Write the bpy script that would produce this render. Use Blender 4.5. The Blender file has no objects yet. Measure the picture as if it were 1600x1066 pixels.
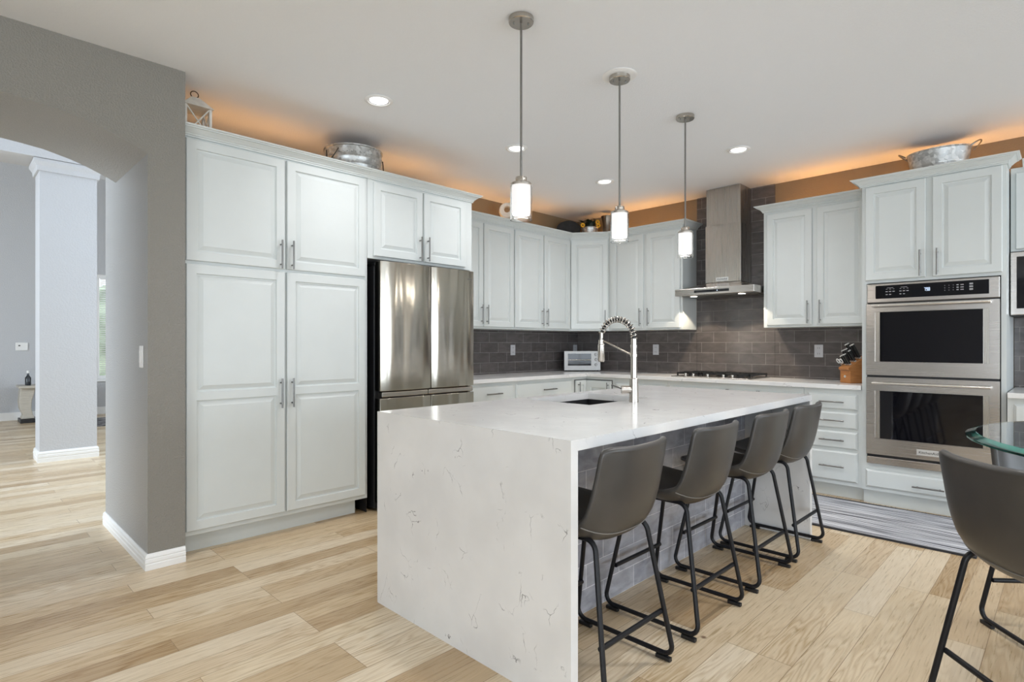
import bpy, bmesh, math, random
from mathutils import Vector, Matrix
random.seed(7)
C = bpy.context.scene.collection
PI = math.pi

# ------------------------------------------------------------------ camera
F_PX, YAW, HORIZON, CAM_H = 886.2, 0.78113, 538.2, 1.236
cam_d = bpy.data.cameras.new('camera')
cam_d.sensor_width = 36.0
cam_d.lens = F_PX / 1600 * 36.0
cam_d.shift_y = (HORIZON - 533.0) / 1600
cam_d.clip_start = 0.05
cam = bpy.data.objects.new('camera', cam_d)
cam.location = (0, 0, CAM_H)
cam.rotation_euler = (PI/2, 0, YAW)
C.objects.link(cam)
S = bpy.context.scene
S.camera = cam

# ------------------------------------------------------------------ world, view, big lights
S.view_settings.view_transform = 'Standard'
S.view_settings.look = 'None'
S.view_settings.gamma = 1.0
S.view_settings.use_curve_mapping = False
S.view_settings.exposure = 0.22
S.cycles.use_denoising = True
S.cycles.max_bounces = 10
S.cycles.diffuse_bounces = 6
S.cycles.glossy_bounces = 5
S.cycles.transmission_bounces = 8
S.cycles.caustics_reflective = False
S.cycles.caustics_refractive = False
S.cycles.sample_clamp_indirect = 6.0
w = bpy.data.worlds.new('daylight')
S.world = w
w.use_nodes = True
w.node_tree.nodes['Background'].inputs[0].default_value = (0.80, 0.90, 1.0, 1)
w.node_tree.nodes['Background'].inputs[1].default_value = 1.6

def area(name, loc, direction, sx, sy, power, col):
    d = bpy.data.lights.new(name, 'AREA')
    d.shape = 'RECTANGLE'; d.size = sx; d.size_y = sy
    d.energy = power; d.color = col
    o = bpy.data.objects.new(name, d)
    o.location = loc
    o.rotation_euler = Vector(direction).to_track_quat('-Z', 'Y').to_euler()
    C.objects.link(o)
    return o
DAY = (0.80, 0.90, 1.0)
# daylight just outside the window openings of the rooms (the openings are built below)
area('window_daylight_east', (4.75, 2.2, 1.45), (-1, 0, 0.85), 2.3, 2.1, 74, DAY)
area('window_daylight_east_near', (4.75, -1.4, 1.45), (-1, 0, 0.85), 2.3, 2.1, 54, DAY)
area('added_daylight_east_back', (4.75, 4.6, 1.45), (-1, 0, 0.30), 1.5, 2.1, 60, DAY)  # added, unseen window light that brightens the back wall counters
area('window_daylight_south', (2.3, -7.65, 1.35), (-0.15, 1, 0.70), 3.8, 2.3, 290, DAY)
area('hall_daylight_south', (-6.5, -5.65, 2.2), (0, 1, 0), 3.2, 3.6, 400, (0.80, 0.90, 1.0))
area('hall_daylight_north', (-6.3, 4.65, 2.2), (0, -1, 0), 2.8, 3.0, 145, (0.80, 0.90, 1.0))

# ------------------------------------------------------------------ helpers
BASE = {}
def tag(o, label=None, cat=None, group=None, kind=None):
    if label: o['label'] = label
    if cat: o['category'] = cat
    if group: o['group'] = group
    if kind: o['kind'] = kind
    return o
def thing(name, loc, label, cat, group=None, rz=0.0):
    o = bpy.data.objects.new(name, None)
    o.empty_display_size = 0.05
    o.location = loc; o.rotation_euler = (0, 0, rz)
    C.objects.link(o)
    BASE[o] = Vector(loc)
    return tag(o, label, cat, group)
def copy_tree(o, parent=None):
    c = o.copy(); C.objects.link(c)
    if parent: c.parent = parent
    for ch in list(o.children):
        copy_tree(ch, c)
    return c

class MB:
    def __init__(s): s.v = []; s.f = []
    def add(s, vs, fs):
        n = len(s.v)
        s.v += [tuple(p) for p in vs]
        s.f += [[i + n for i in f] for f in fs]
        return s
    def box(s, x0, x1, y0, y1, z0, z1):
        x0, x1 = min(x0, x1), max(x0, x1); y0, y1 = min(y0, y1), max(y0, y1); z0, z1 = min(z0, z1), max(z0, z1)
        return s.add([(x0,y0,z0),(x1,y0,z0),(x1,y1,z0),(x0,y1,z0),(x0,y0,z1),(x1,y0,z1),(x1,y1,z1),(x0,y1,z1)],
                     [[0,3,2,1],[4,5,6,7],[0,1,5,4],[1,2,6,5],[2,3,7,6],[3,0,4,7]])
    def obox(s, O, u, n, a0, a1, b0, b1, c0, c1):
        """box in a face frame: a along u, b up, c along n"""
        O = Vector(O); u = Vector(u); n = Vector(n); z = Vector((0, 0, 1))
        P = [O + u*a + z*b + n*c for c in (c0, c1) for (a, b) in ((a0,b0),(a1,b0),(a1,b1),(a0,b1))]
        return s.add(P, [[0,3,2,1],[4,5,6,7],[0,1,5,4],[1,2,6,5],[2,3,7,6],[3,0,4,7]])
    def tube(s, pts, r, seg=12, closed=False, cap=True):
        pts = [Vector(p) for p in pts]; n = len(pts)
        rings = []; prev = None
        for i, p in enumerate(pts):
            if closed: t = pts[(i+1) % n] - pts[i-1]
            else: t = pts[min(i+1, n-1)] - pts[max(i-1, 0)]
            t.normalize()
            if prev is None:
                a = Vector((0,0,1)) if abs(t.z) < 0.9 else Vector((1,0,0))
                x = t.cross(a).normalized()
            else:
                x = (prev - t*prev.dot(t)).normalized()
            prev = x; y = t.cross(x)
            rr = r[i] if isinstance(r, (list, tuple)) else r
            rings.append([p + x*math.cos(2*PI*k/seg)*rr + y*math.sin(2*PI*k/seg)*rr for k in range(seg)])
        vs = [q for R in rings for q in R]; fs = []
        for i in range(n if closed else n-1):
            j = (i+1) % n
            for k in range(seg):
                l = (k+1) % seg
                fs.append([i*seg+k, i*seg+l, j*seg+l, j*seg+k])
        if cap and not closed:
            fs.append(list(range(seg))[::-1]); fs.append([(n-1)*seg+k for k in range(seg)])
        return s.add(vs, fs)
    def cyl(s, p0, p1, r, seg=20, r1=None):
        return s.tube([p0, p1], [r, r if r1 is None else r1], seg)
    def lathe(s, prof, c=(0,0,0), seg=32, sx=1.0, sy=1.0, close=False):
        """prof: list of (radius, z) in order; capped where radius is 0"""
        vs = []; fs = []; idx = []
        for (r, z) in prof:
            if r < 1e-6:
                idx.append([len(vs)]); vs.append((c[0], c[1], c[2]+z))
            else:
                idx.append(list(range(len(vs), len(vs)+seg)))
                vs += [(c[0]+sx*r*math.cos(2*PI*k/seg), c[1]+sy*r*math.sin(2*PI*k/seg), c[2]+z) for k in range(seg)]
        for A, B in zip(idx, idx[1:] + ([idx[0]] if close else [])):
            for k in range(seg):
                l = (k+1) % seg
                a = [A[k % len(A)], A[l % len(A)], B[l % len(B)], B[k % len(B)]]
                q = []
                for i in a:
                    if i not in q: q.append(i)
                if len(q) > 2: fs.append(q)
        return s.add(vs, fs)
    def prism(s, poly, z0, z1):
        n = len(poly)
        return s.add([(x,y,z0) for x,y in poly] + [(x,y,z1) for x,y in poly],
                     [list(range(n))[::-1], [n+i for i in range(n)]] + [[i,(i+1)%n,n+(i+1)%n,n+i] for i in range(n)])
    def extr(s, prof, axis, a0, a1):
        """profile extruded along an axis; prof points are the two other coordinates in xyz order"""
        def P(p, a):
            return {'x': (a, p[0], p[1]), 'y': (p[0], a, p[1]), 'z': (p[0], p[1], a)}[axis]
        n = len(prof)
        return s.add([P(p, a0) for p in prof] + [P(p, a1) for p in prof],
                     [list(range(n))[::-1], [n+i for i in range(n)]] + [[i,(i+1)%n,n+(i+1)%n,n+i] for i in range(n)])
    def sweep(s, path, prof, closed=False):
        """mitred moulding: path of (x,y), prof of (out, z); out is to the right of travel"""
        n = len(path); P = [Vector(p) for p in path]; rings = []
        def nrm(a, b):
            d = (b - a).normalized(); return Vector((d.y, -d.x))
        for i in range(n):
            if closed or 0 < i < n-1:
                n0 = nrm(P[i-1], P[i]); n1 = nrm(P[i], P[(i+1) % n])
                m = (n0 + n1); m = m / max(1e-6, (1 + n0.dot(n1)))
            elif i == 0: m = nrm(P[0], P[1])
            else: m = nrm(P[-2], P[-1])
            rings.append([(P[i].x + m.x*o, P[i].y + m.y*o, z) for o, z in prof])
        k = len(prof); vs = [q for R in rings for q in R]; fs = []
        for i in range(n if closed else n-1):
            j = (i+1) % n
            for a in range(k):
                b = (a+1) % k
                fs.append([i*k+a, j*k+a, j*k+b, i*k+b])
        if not closed:
            fs.append(list(range(k))); fs.append([(n-1)*k+a for a in range(k)][::-1])
        return s.add(vs, fs)
    def front(s, O, u, n, w, h, panels, t=0.02, edge=0.004):
        """raised-panel door or drawer front in a face frame"""
        O = Vector(O); u = Vector(u); n = Vector(n); z = Vector((0,0,1))
        def R(a0, a1, b0, b1, c):
            return [O+u*a+z*b+n*c for (a, b) in ((a0,b0),(a1,b0),(a1,b1),(a0,b1))]
        def ring(A, B):
            b = len(s.v); s.v += [tuple(p) for p in A+B]
            for k in range(4):
                l = (k+1) % 4
                s.f.append([b+k, b+l, b+4+l, b+4+k])
        back = R(0,w,0,h,0); r1 = R(0,w,0,h,t-edge); r2 = R(edge,w-edge,edge,h-edge,t)
        s.add(back, [[0,3,2,1]]); ring(back, r1); ring(r1, r2)
        if not panels:
            s.add(r2, [[0,1,2,3]]); return s
        a0, a1 = panels[0][0], panels[0][1]
        As = [edge, a0, a1, w-edge]; Bs = [edge] + [b for p in panels for b in p[2:]] + [h-edge]
        for j in range(len(Bs)-1):
            for i in range(3):
                if i == 1 and j % 2 == 1: continue
                s.add(R(As[i],As[i+1],Bs[j],Bs[j+1],t), [[0,1,2,3]])
        for (p0,p1,q0,q1) in panels:
            prev = R(p0,p1,q0,q1,t)
            for ins, c in ((0.003,t-0.010),(0.011,t-0.011),(0.034,t-0.003),(0.036,t-0.0018)):
                cur = R(p0+ins,p1-ins,q0+ins,q1-ins,c); ring(prev, cur); prev = cur
            s.add(prev, [[0,1,2,3]])
        return s
    def build(s, name, mat, parent=None, smooth=False, bevel=0.0, seg=2, angle=35, weld=True):
        me = bpy.data.meshes.new(name)
        b = BASE.get(parent, Vector((0,0,0)))
        me.from_pydata([tuple(Vector(v) - b) for v in s.v], [], s.f)
        bm = bmesh.new(); bm.from_mesh(me)
        if weld: bmesh.ops.remove_doubles(bm, verts=bm.verts, dist=1e-6)
        bmesh.ops.recalc_face_normals(bm, faces=bm.faces)
        bm.to_mesh(me); bm.free()
        me.materials.append(mat)
        if smooth:
            me.shade_smooth(); me.set_sharp_from_angle(angle=math.radians(angle))
        o = bpy.data.objects.new(name, me)
        if parent:
            o.parent = parent; BASE[o] = b
        C.objects.link(o)
        if bevel:
            m = o.modifiers.new('bevel', 'BEVEL'); m.width = bevel; m.segments = seg
            m.limit_method = 'ANGLE'; m.angle_limit = math.radians(40)
        return o
def struct(name, mb, mat, label=None, cat=None, **k):
    o = mb.build(name, mat, **k); o['kind'] = 'structure'
    if label: o['label'] = label
    if cat: o['category'] = cat
    return o

def writing(name, text, size, mat, parent, loc, u, n, depth=0.0008, spacing=1.0):
    cu = bpy.data.curves.new(name, 'FONT'); cu.body = text; cu.size = size
    cu.align_x = 'CENTER'; cu.align_y = 'CENTER'; cu.extrude = depth; cu.space_character = spacing
    tmp = bpy.data.objects.new('tmp', cu); C.objects.link(tmp)
    bpy.context.view_layer.update()
    dg = bpy.context.evaluated_depsgraph_get()
    me = bpy.data.meshes.new_from_object(tmp.evaluated_get(dg))
    bpy.data.objects.remove(tmp)
    u = Vector(u); n = Vector(n); z = Vector((0,0,1)); b = BASE.get(parent, Vector((0,0,0)))
    for v in me.vertices:
        v.co = Vector(loc) - b + u*v.co.x + z*v.co.y + n*v.co.z
    me.materials.clear(); me.materials.append(mat)
    o = bpy.data.objects.new(name, me); C.objects.link(o)
    o.parent = parent; BASE[o] = b
    return o

# ------------------------------------------------------------------ materials
def new_mat(name):
    m = bpy.data.materials.new(name); m.use_nodes = True
    nt = m.node_tree; return m, nt, nt.nodes['Principled BSDF']
def N(nt, t, **kw):
    n = nt.nodes.new(t)
    for k, v in kw.items():
        if k.startswith('i_'): n.inputs[int(k[2:])].default_value = v
        elif k.startswith('in_'): n.inputs[k[3:]].default_value = v
        else: setattr(n, k, v)
    return n
def pos(nt, scale=(1,1,1), perm=None, obj=False):
    if obj: src = N(nt, 'ShaderNodeTexCoord').outputs['Object']
    else: src = N(nt, 'ShaderNodeNewGeometry').outputs['Position']
    if perm:
        sp = N(nt, 'ShaderNodeSeparateXYZ'); nt.links.new(src, sp.inputs[0])
        cb = N(nt, 'ShaderNodeCombineXYZ')
        for i, ch in enumerate(perm):
            if ch in 'xyz': nt.links.new(sp.outputs['xyz'.index(ch)], cb.inputs[i])
        src = cb.outputs[0]
    mp = N(nt, 'ShaderNodeMapping'); mp.inputs['Scale'].default_value = scale
    nt.links.new(src, mp.inputs[0])
    return mp
def bump(nt, bs, height, strength, dist=0.01):
    b = N(nt, 'ShaderNodeBump'); b.inputs['Strength'].default_value = strength; b.inputs['Distance'].default_value = dist
    nt.links.new(height, b.inputs['Height']); nt.links.new(b.outputs[0], bs.inputs['Normal']); return b
def ramp(nt, fac, stops, interp='LINEAR'):
    r = N(nt, 'ShaderNodeValToRGB'); r.color_ramp.interpolation = interp
    e = r.color_ramp.elements
    while len(e) < len(stops): e.new(0.5)
    for el, (p, c) in zip(e, stops): el.position = p; el.color = (*c, 1) if len(c) == 3 else c
    nt.links.new(fac, r.inputs[0]); return r
def mix(nt, fac, a, b, mode='MIX'):
    m = N(nt, 'ShaderNodeMix', data_type='RGBA', blend_type=mode)
    for s, v in ((0, fac), (6, a), (7, b)):
        if isinstance(v, (float, int)): m.inputs[s].default_value = v
        elif isinstance(v, tuple): m.inputs[s].default_value = (*v, 1)
        else: nt.links.new(v, m.inputs[s])
    return m.outputs[2]
def plain(name, col, rough=0.5, metal=0.0, noise=0.0, nscale=20, coat=0.0, bumpy=0.0, bscale=200, emit=None, estr=0.0, spec=0.5):
    m, nt, b = new_mat(name)
    b.inputs['Base Color'].default_value = (*col, 1); b.inputs['Roughness'].default_value = rough
    b.inputs['Metallic'].default_value = metal; b.inputs['Coat Weight'].default_value = coat
    b.inputs['Specular IOR Level'].default_value = spec
    p = pos(nt, obj=True)
    if noise:
        n = N(nt, 'ShaderNodeTexNoise', in_Scale=nscale, in_Detail=4.0); nt.links.new(p.outputs[0], n.inputs['Vector'])
        c = ramp(nt, n.outputs['Fac'], [(0.3, tuple(x*(1-noise) for x in col)), (0.7, tuple(min(1, x*(1+noise)) for x in col))])
        nt.links.new(c.outputs[0], b.inputs['Base Color'])
    if bumpy:
        n2 = N(nt, 'ShaderNodeTexNoise', in_Scale=bscale, in_Detail=2.0); nt.links.new(p.outputs[0], n2.inputs['Vector'])
        bump(nt, b, n2.outputs['Fac'], bumpy, 0.002)
    if emit:
        b.inputs['Emission Color'].default_value = (*emit, 1); b.inputs['Emission Strength'].default_value = estr
    return m
def wall_paint(name, col, rough, strength, scale=70):
    m, nt, b = new_mat(name)
    b.inputs['Base Color'].default_value = (*col, 1); b.inputs['Roughness'].default_value = rough
    p = pos(nt)
    n = N(nt, 'ShaderNodeTexNoise', in_Scale=scale, in_Detail=3.0, in_Roughness=0.55); nt.links.new(p.outputs[0], n.inputs['Vector'])
    r = ramp(nt, n.outputs['Fac'], [(0.42, (0,0,0)), (0.60, (1,1,1))])
    bump(nt, b, r.outputs[0], strength, 0.004)
    return m
def tile(name, perm, c1, c2, grout, rough=0.18, z0=0.929, off=0.0, wob=0.45):
    m, nt, b = new_mat(name)
    p = pos(nt, perm=perm); p.inputs['Location'].default_value = (off, -z0, 0)
    br = N(nt, 'ShaderNodeTexBrick', offset=0.5, in_Scale=1.0)
    br.inputs['Brick Width'].default_value = 0.265; br.inputs['Row Height'].default_value = 0.109
    br.inputs['Mortar Size'].default_value = 0.0022; br.inputs['Mortar Smooth'].default_value = 0.1
    br.inputs['Color1'].default_value = (*c1, 1); br.inputs['Color2'].default_value = (*c2, 1); br.inputs['Mortar'].default_value = (*grout, 1)
    nt.links.new(p.outputs[0], br.inputs['Vector'])
    n = N(nt, 'ShaderNodeTexNoise', in_Scale=9.0, in_Detail=5.0, in_Distortion=0.6)
    p2 = pos(nt, perm=perm, scale=(1, 2.4, 1)); nt.links.new(p2.outputs[0], n.inputs['Vector'])
    v = ramp(nt, n.outputs['Fac'], [(0.3, (0.72,0.72,0.72)), (0.75, (1.3,1.3,1.3))])
    col = mix(nt, 0.8, br.outputs['Color'], v.outputs[0], 'MULTIPLY')
    nt.links.new(col, b.inputs['Base Color'])
    rr = ramp(nt, br.outputs['Fac'], [(0.0, (rough,)*3), (1.0, (0.7,)*3)]); nt.links.new(rr.outputs[0], b.inputs['Roughness'])
    mm = N(nt, 'ShaderNodeMath', operation='MULTIPLY_ADD'); mm.inputs[1].default_value = -1.0
    nt.links.new(br.outputs['Fac'], mm.inputs[0])
    n3 = N(nt, 'ShaderNodeTexNoise', in_Scale=14.0, in_Detail=2.0); nt.links.new(p.outputs[0], n3.inputs['Vector'])
    nt.links.new(n3.outputs['Fac'], mm.inputs[2])
    bump(nt, b, mm.outputs[0], wob, 0.004)
    return m
def floor_mat():
    m, nt, b = new_mat('oak_planks')
    p = pos(nt, perm='yx0')
    br = N(nt, 'ShaderNodeTexBrick', offset=0.41, offset_frequency=3, in_Scale=1.0)
    br.inputs['Brick Width'].default_value = 1.15; br.inputs['Row Height'].default_value = 0.128
    br.inputs['Mortar Size'].default_value = 0.0011; br.inputs['Mortar Smooth'].default_value = 0.0
    br.inputs['Color1'].default_value = (0,0,0,1); br.inputs['Color2'].default_value = (1,1,1,1); br.inputs['Mortar'].default_value = (0.5,0.5,0.5,1)
    nt.links.new(p.outputs[0], br.inputs['Vector'])
    # each board gets its own grain offset
    off = N(nt, 'ShaderNodeVectorMath', operation='SCALE'); off.inputs['Scale'].default_value = 37.0
    nt.links.new(br.outputs['Color'], off.inputs[0])
    add = N(nt, 'ShaderNodeVectorMath', operation='ADD'); nt.links.new(p.outputs[0], add.inputs[0]); nt.links.new(off.outputs[0], add.inputs[1])
    st = N(nt, 'ShaderNodeMapping'); st.inputs['Scale'].default_value = (1.0, 9.0, 1.0); nt.links.new(add.outputs[0], st.inputs[0])
    # cathedral figure: contour lines of a stretched noise
    n1 = N(nt, 'ShaderNodeTexNoise', in_Scale=1.35, in_Detail=2.0, in_Roughness=0.45); nt.links.new(st.outputs[0], n1.inputs['Vector'])
    mu = N(nt, 'ShaderNodeMath', operation='MULTIPLY'); mu.inputs[1].default_value = 13.0; nt.links.new(n1.outputs['Fac'], mu.inputs[0])
    fr = N(nt, 'ShaderNodeMath', operation='PINGPONG'); fr.inputs[1].default_value = 0.5; nt.links.new(mu.outputs[0], fr.inputs[0])
    fig = ramp(nt, fr.outputs[0], [(0.0, (0.0,)*3), (0.36, (1.0,)*3)])
    n2 = N(nt, 'ShaderNodeTexNoise', in_Scale=9.0, in_Detail=6.0, in_Roughness=0.65)
    st2 = N(nt, 'ShaderNodeMapping'); st2.inputs['Scale'].default_value = (0.6, 14.0, 1.0); nt.links.new(add.outputs[0], st2.inputs[0]); nt.links.new(st2.outputs[0], n2.inputs['Vector'])
    board = ramp(nt, br.outputs['Color'], [(0.0, (0.46,0.325,0.185)), (0.2, (0.62,0.475,0.30)), (0.42, (0.72,0.60,0.43)), (0.62, (0.56,0.415,0.25)), (0.85, (0.78,0.675,0.52)), (1.0, (0.64,0.50,0.325))])
    figd = ramp(nt, n2.outputs['Fac'], [(0.3, (0.86,0.83,0.78)), (0.7, (1.08,1.08,1.08))])
    c1 = mix(nt, 0.9, board.outputs[0], figd.outputs[0], 'MULTIPLY')
    dark = mix(nt, 1.0, c1, (0.74, 0.66, 0.54), 'MULTIPLY')
    n5 = N(nt, 'ShaderNodeTexNoise', in_Scale=0.8, in_Detail=1.0); nt.links.new(add.outputs[0], n5.inputs['Vector'])
    msk = ramp(nt, n5.outputs['Fac'], [(0.42, (0.25,)*3), (0.62, (1.0,)*3)])
    inv = N(nt, 'ShaderNodeMath', operation='SUBTRACT'); inv.inputs[0].default_value = 1.0; nt.links.new(fig.outputs[0], inv.inputs[1])
    mf = N(nt, 'ShaderNodeMath', operation='MULTIPLY'); nt.links.new(inv.outputs[0], mf.inputs[0]); nt.links.new(msk.outputs[0], mf.inputs[1])
    c2 = mix(nt, mf.outputs[0], c1, dark)
    # knots
    vo = N(nt, 'ShaderNodeTexVoronoi', in_Scale=1.9); nt.links.new(p.outputs[0], vo.inputs['Vector'])
    kn = ramp(nt, vo.outputs['Distance'], [(0.012, (1,1,1)), (0.03, (0,0,0))])
    c3 = mix(nt, kn.outputs[0], c2, (0.20, 0.115, 0.06))
    c4 = mix(nt, br.outputs['Fac'], c3, (0.27, 0.175, 0.095))
    nt.links.new(c4, b.inputs['Base Color'])
    rg = ramp(nt, n2.outputs['Fac'], [(0.2, (0.24,)*3), (0.8, (0.34,)*3)]); nt.links.new(rg.outputs[0], b.inputs['Roughness'])
    b.inputs['Specular IOR Level'].default_value = 0.5
    mm = N(nt, 'ShaderNodeMath', operation='MULTIPLY_ADD'); mm.inputs[1].default_value = -1.5; nt.links.new(br.outputs['Fac'], mm.inputs[0]); nt.links.new(n2.outputs['Fac'], mm.inputs[2])
    bump(nt, b, mm.outputs[0], 0.12, 0.002)
    return m
def quartz_mat():
    m, nt, b = new_mat('veined_white_quartz')
    p = pos(nt)
    nw = N(nt, 'ShaderNodeTexNoise', in_Scale=7.0, in_Detail=4.0); nt.links.new(p.outputs[0], nw.inputs['Vector'])
    sc = N(nt, 'ShaderNodeVectorMath', operation='SCALE'); sc.inputs['Scale'].default_value = 0.22; nt.links.new(nw.outputs['Color'], sc.inputs[0])
    ad = N(nt, 'ShaderNodeVectorMath', operation='ADD'); nt.links.new(p.outputs[0], ad.inputs[0]); nt.links.new(sc.outputs[0], ad.inputs[1])
    mp = N(nt, 'ShaderNodeMapping'); mp.inputs['Scale'].default_value = (1.0, 1.0, 0.62); nt.links.new(ad.outputs[0], mp.inputs[0])
    vo = N(nt, 'ShaderNodeTexVoronoi', feature='DISTANCE_TO_EDGE', in_Scale=9.0); nt.links.new(mp.outputs[0], vo.inputs['Vector'])
    ln = ramp(nt, vo.outputs['Distance'], [(0.003, (1,1,1)), (0.016, (0,0,0))])
    nm = N(nt, 'ShaderNodeTexNoise', in_Scale=10.0, in_Detail=3.0); nt.links.new(p.outputs[0], nm.inputs['Vector'])
    mk = ramp(nt, nm.outputs['Fac'], [(0.56, (0,0,0)), (0.66, (1,1,1))])
    f = N(nt, 'ShaderNodeMath', operation='MULTIPLY'); nt.links.new(ln.outputs[0], f.inputs[0]); nt.links.new(mk.outputs[0], f.inputs[1])
    f2 = N(nt, 'ShaderNodeMath', operation='MULTIPLY'); f2.inputs[1].default_value = 0.85; nt.links.new(f.outputs[0], f2.inputs[0])
    cl = N(nt, 'ShaderNodeTexNoise', in_Scale=5.0, in_Detail=3.0); nt.links.new(p.outputs[0], cl.inputs['Vector'])
    base = ramp(nt, cl.outputs['Fac'], [(0.35, (0.70,0.695,0.685)), (0.65, (0.76,0.755,0.745))])
    c = mix(nt, f2.outputs[0], base.outputs[0], (0.16, 0.155, 0.15))
    nt.links.new(c, b.inputs['Base Color']); b.inputs['Roughness'].default_value = 0.16
    return m
def steel_mat(name, col=(0.52,0.49,0.46), rough=0.26, perm='xyz', wave=0.0):
    m, nt, b = new_mat(name)
    b.inputs['Metallic'].default_value = 1.0; b.inputs['Base Color'].default_value = (*col, 1)
    p = pos(nt, scale=(2.0, 2.0, 260.0) if perm == 'h' else (260.0, 260.0, 2.0) if perm == 'v' else (60, 60, 60))
    n = N(nt, 'ShaderNodeTexNoise', in_Scale=1.0, in_Detail=2.0); nt.links.new(p.outputs[0], n.inputs['Vector'])
    r = ramp(nt, n.outputs['Fac'], [(0.3, (rough*0.93,)*3), (0.7, (rough*1.08,)*3)]); nt.links.new(r.outputs[0], b.inputs['Roughness'])
    bp = bump(nt, b, n.outputs['Fac'], 0.012, 0.001)
    if wave:
        q = pos(nt, scale=(1.2, 4.6, 0.55))
        n2 = N(nt, 'ShaderNodeTexNoise', in_Scale=1.4, in_Detail=1.0); nt.links.new(q.outputs[0], n2.inputs['Vector'])
        b2 = N(nt, 'ShaderNodeBump'); b2.inputs['Strength'].default_value = wave; b2.inputs['Distance'].default_value = 0.05
        nt.links.new(n2.outputs['Fac'], b2.inputs['Height']); nt.links.new(b2.outputs[0], bp.inputs['Normal'])
    return m
def galv_mat(name, col=(0.55,0.56,0.55)):
    m, nt, b = new_mat(name)
    p = pos(nt, obj=True)
    vo = N(nt, 'ShaderNodeTexVoronoi', in_Scale=45.0); nt.links.new(p.outputs[0], vo.inputs['Vector'])
    c = ramp(nt, vo.outputs['Color'], [(0.2, tuple(x*0.72 for x in col)), (0.8, tuple(x*1.2 for x in col))])
    nt.links.new(c.outputs[0], b.inputs['Base Color']); b.inputs['Metallic'].default_value = 0.8
    r = ramp(nt, vo.outputs['Color'], [(0.2, (0.3,)*3), (0.8, (0.5,)*3)]); nt.links.new(r.outputs[0], b.inputs['Roughness'])
    return m
def leather_mat():
    m, nt, b = new_mat('charcoal_leather')
    p = pos(nt, obj=True)
    n = N(nt, 'ShaderNodeTexNoise', in_Scale=5.0, in_Detail=5.0); nt.links.new(p.outputs[0], n.inputs['Vector'])
    c = ramp(nt, n.outputs['Fac'], [(0.3, (0.040,0.037,0.034)), (0.7, (0.062,0.057,0.052))]); nt.links.new(c.outputs[0], b.inputs['Base Color'])
    b.inputs['Roughness'].default_value = 0.36; b.inputs['Specular IOR Level'].default_value = 0.6
    v = N(nt, 'ShaderNodeTexVoronoi', in_Scale=420.0); nt.links.new(p.outputs[0], v.inputs['Vector'])
    bump(nt, b, v.outputs['Distance'], 0.12, 0.001)
    return m
def rug_mat():
    m, nt, b = new_mat('striped_grey_weave')
    p = pos(nt, scale=(1.3, 70.0, 1.0))
    n = N(nt, 'ShaderNodeTexNoise', in_Scale=1.0, in_Detail=3.0, in_Roughness=0.7); nt.links.new(p.outputs[0], n.inputs['Vector'])
    c = ramp(nt, n.outputs['Fac'], [(0.38, (0.02,0.02,0.027)), (0.46, (0.20,0.205,0.23)), (0.53, (0.50,0.51,0.54)), (0.62, (0.70,0.71,0.74))])
    nt.links.new(c.outputs[0], b.inputs['Base Color']); b.inputs['Roughness'].default_value = 0.9
    bump(nt, b, n.outputs['Fac'], 0.4, 0.003)
    return m
def glass_mat(name, col=(1,1,1), rough=0.0, ior=1.45):
    m, nt, b = new_mat(name)
    b.inputs['Base Color'].default_value = (*col, 1); b.inputs['Roughness'].default_value = rough
    b.inputs['Transmission Weight'].default_value = 1.0; b.inputs['IOR'].default_value = ior
    return m
def wood_mat(name, c1, c2, scale=(1, 1, 14), rough=0.45):
    m, nt, b = new_mat(name)
    p = pos(nt, scale=scale, obj=True)
    n = N(nt, 'ShaderNodeTexNoise', in_Scale=8.0, in_Detail=4.0, in_Distortion=0.6); nt.links.new(p.outputs[0], n.inputs['Vector'])
    c = ramp(nt, n.outputs['Fac'], [(0.3, c1), (0.7, c2)]); nt.links.new(c.outputs[0], b.inputs['Base Color']); b.inputs['Roughness'].default_value = rough
    return m

M = {}
M['cab'] = plain('grey_white_cabinet_paint', (0.615,0.645,0.635), 0.36, noise=0.015, nscale=6)
M['ceil'] = wall_paint('ceiling_paint', (0.83,0.855,0.89), 0.9, 0.2, 90)
M['taupe'] = wall_paint('taupe_wall_paint', (0.235,0.222,0.195), 0.40, 0.45, 110)
M['gold'] = wall_paint('golden_brown_wall_paint', (0.205,0.150,0.088), 0.5, 0.3, 110)
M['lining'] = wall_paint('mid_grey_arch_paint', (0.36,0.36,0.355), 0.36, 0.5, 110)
M['hallpaint'] = wall_paint('pale_grey_wall_paint', (0.52,0.53,0.55), 0.6, 0.35, 60)
M['white'] = plain('white_trim_paint', (0.82,0.82,0.81), 0.35, noise=0.01)
M['floor'] = floor_mat()
M['quartz'] = quartz_mat()
M['tile_back'] = tile('dark_glazed_tile_back', 'xz0', (0.088,0.076,0.072), (0.118,0.103,0.097), (0.22,0.20,0.185), off=0.025)
M['tile_left'] = tile('dark_glazed_tile_left', 'yz0', (0.088,0.077,0.075), (0.118,0.105,0.101), (0.24,0.225,0.22), off=0.08)
M['tile_bar'] = tile('grey_glazed_tile_bar', 'yz0', (0.36,0.365,0.41), (0.47,0.475,0.52), (0.72,0.72,0.75), rough=0.12, z0=0.0, off=0.02, wob=0.9)
M['steel'] = steel_mat('brushed_steel', perm='h')
M['steel_v'] = steel_mat('brushed_steel_upright', (0.50,0.47,0.43), 0.28, perm='v')
M['fridge'] = steel_mat('fridge_steel', (0.46,0.425,0.365), 0.18, perm='h', wave=0.35)
M['chrome'] = plain('satin_nickel', (0.50,0.465,0.42), 0.25, 1.0, noise=0.04)
M['bright'] = plain('polished_handle_steel', (0.80,0.77,0.72), 0.24, 1.0, noise=0.03)
M['toaster'] = plain('satin_grey_steel', (0.40,0.395,0.385), 0.42, 0.9, noise=0.03)
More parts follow.
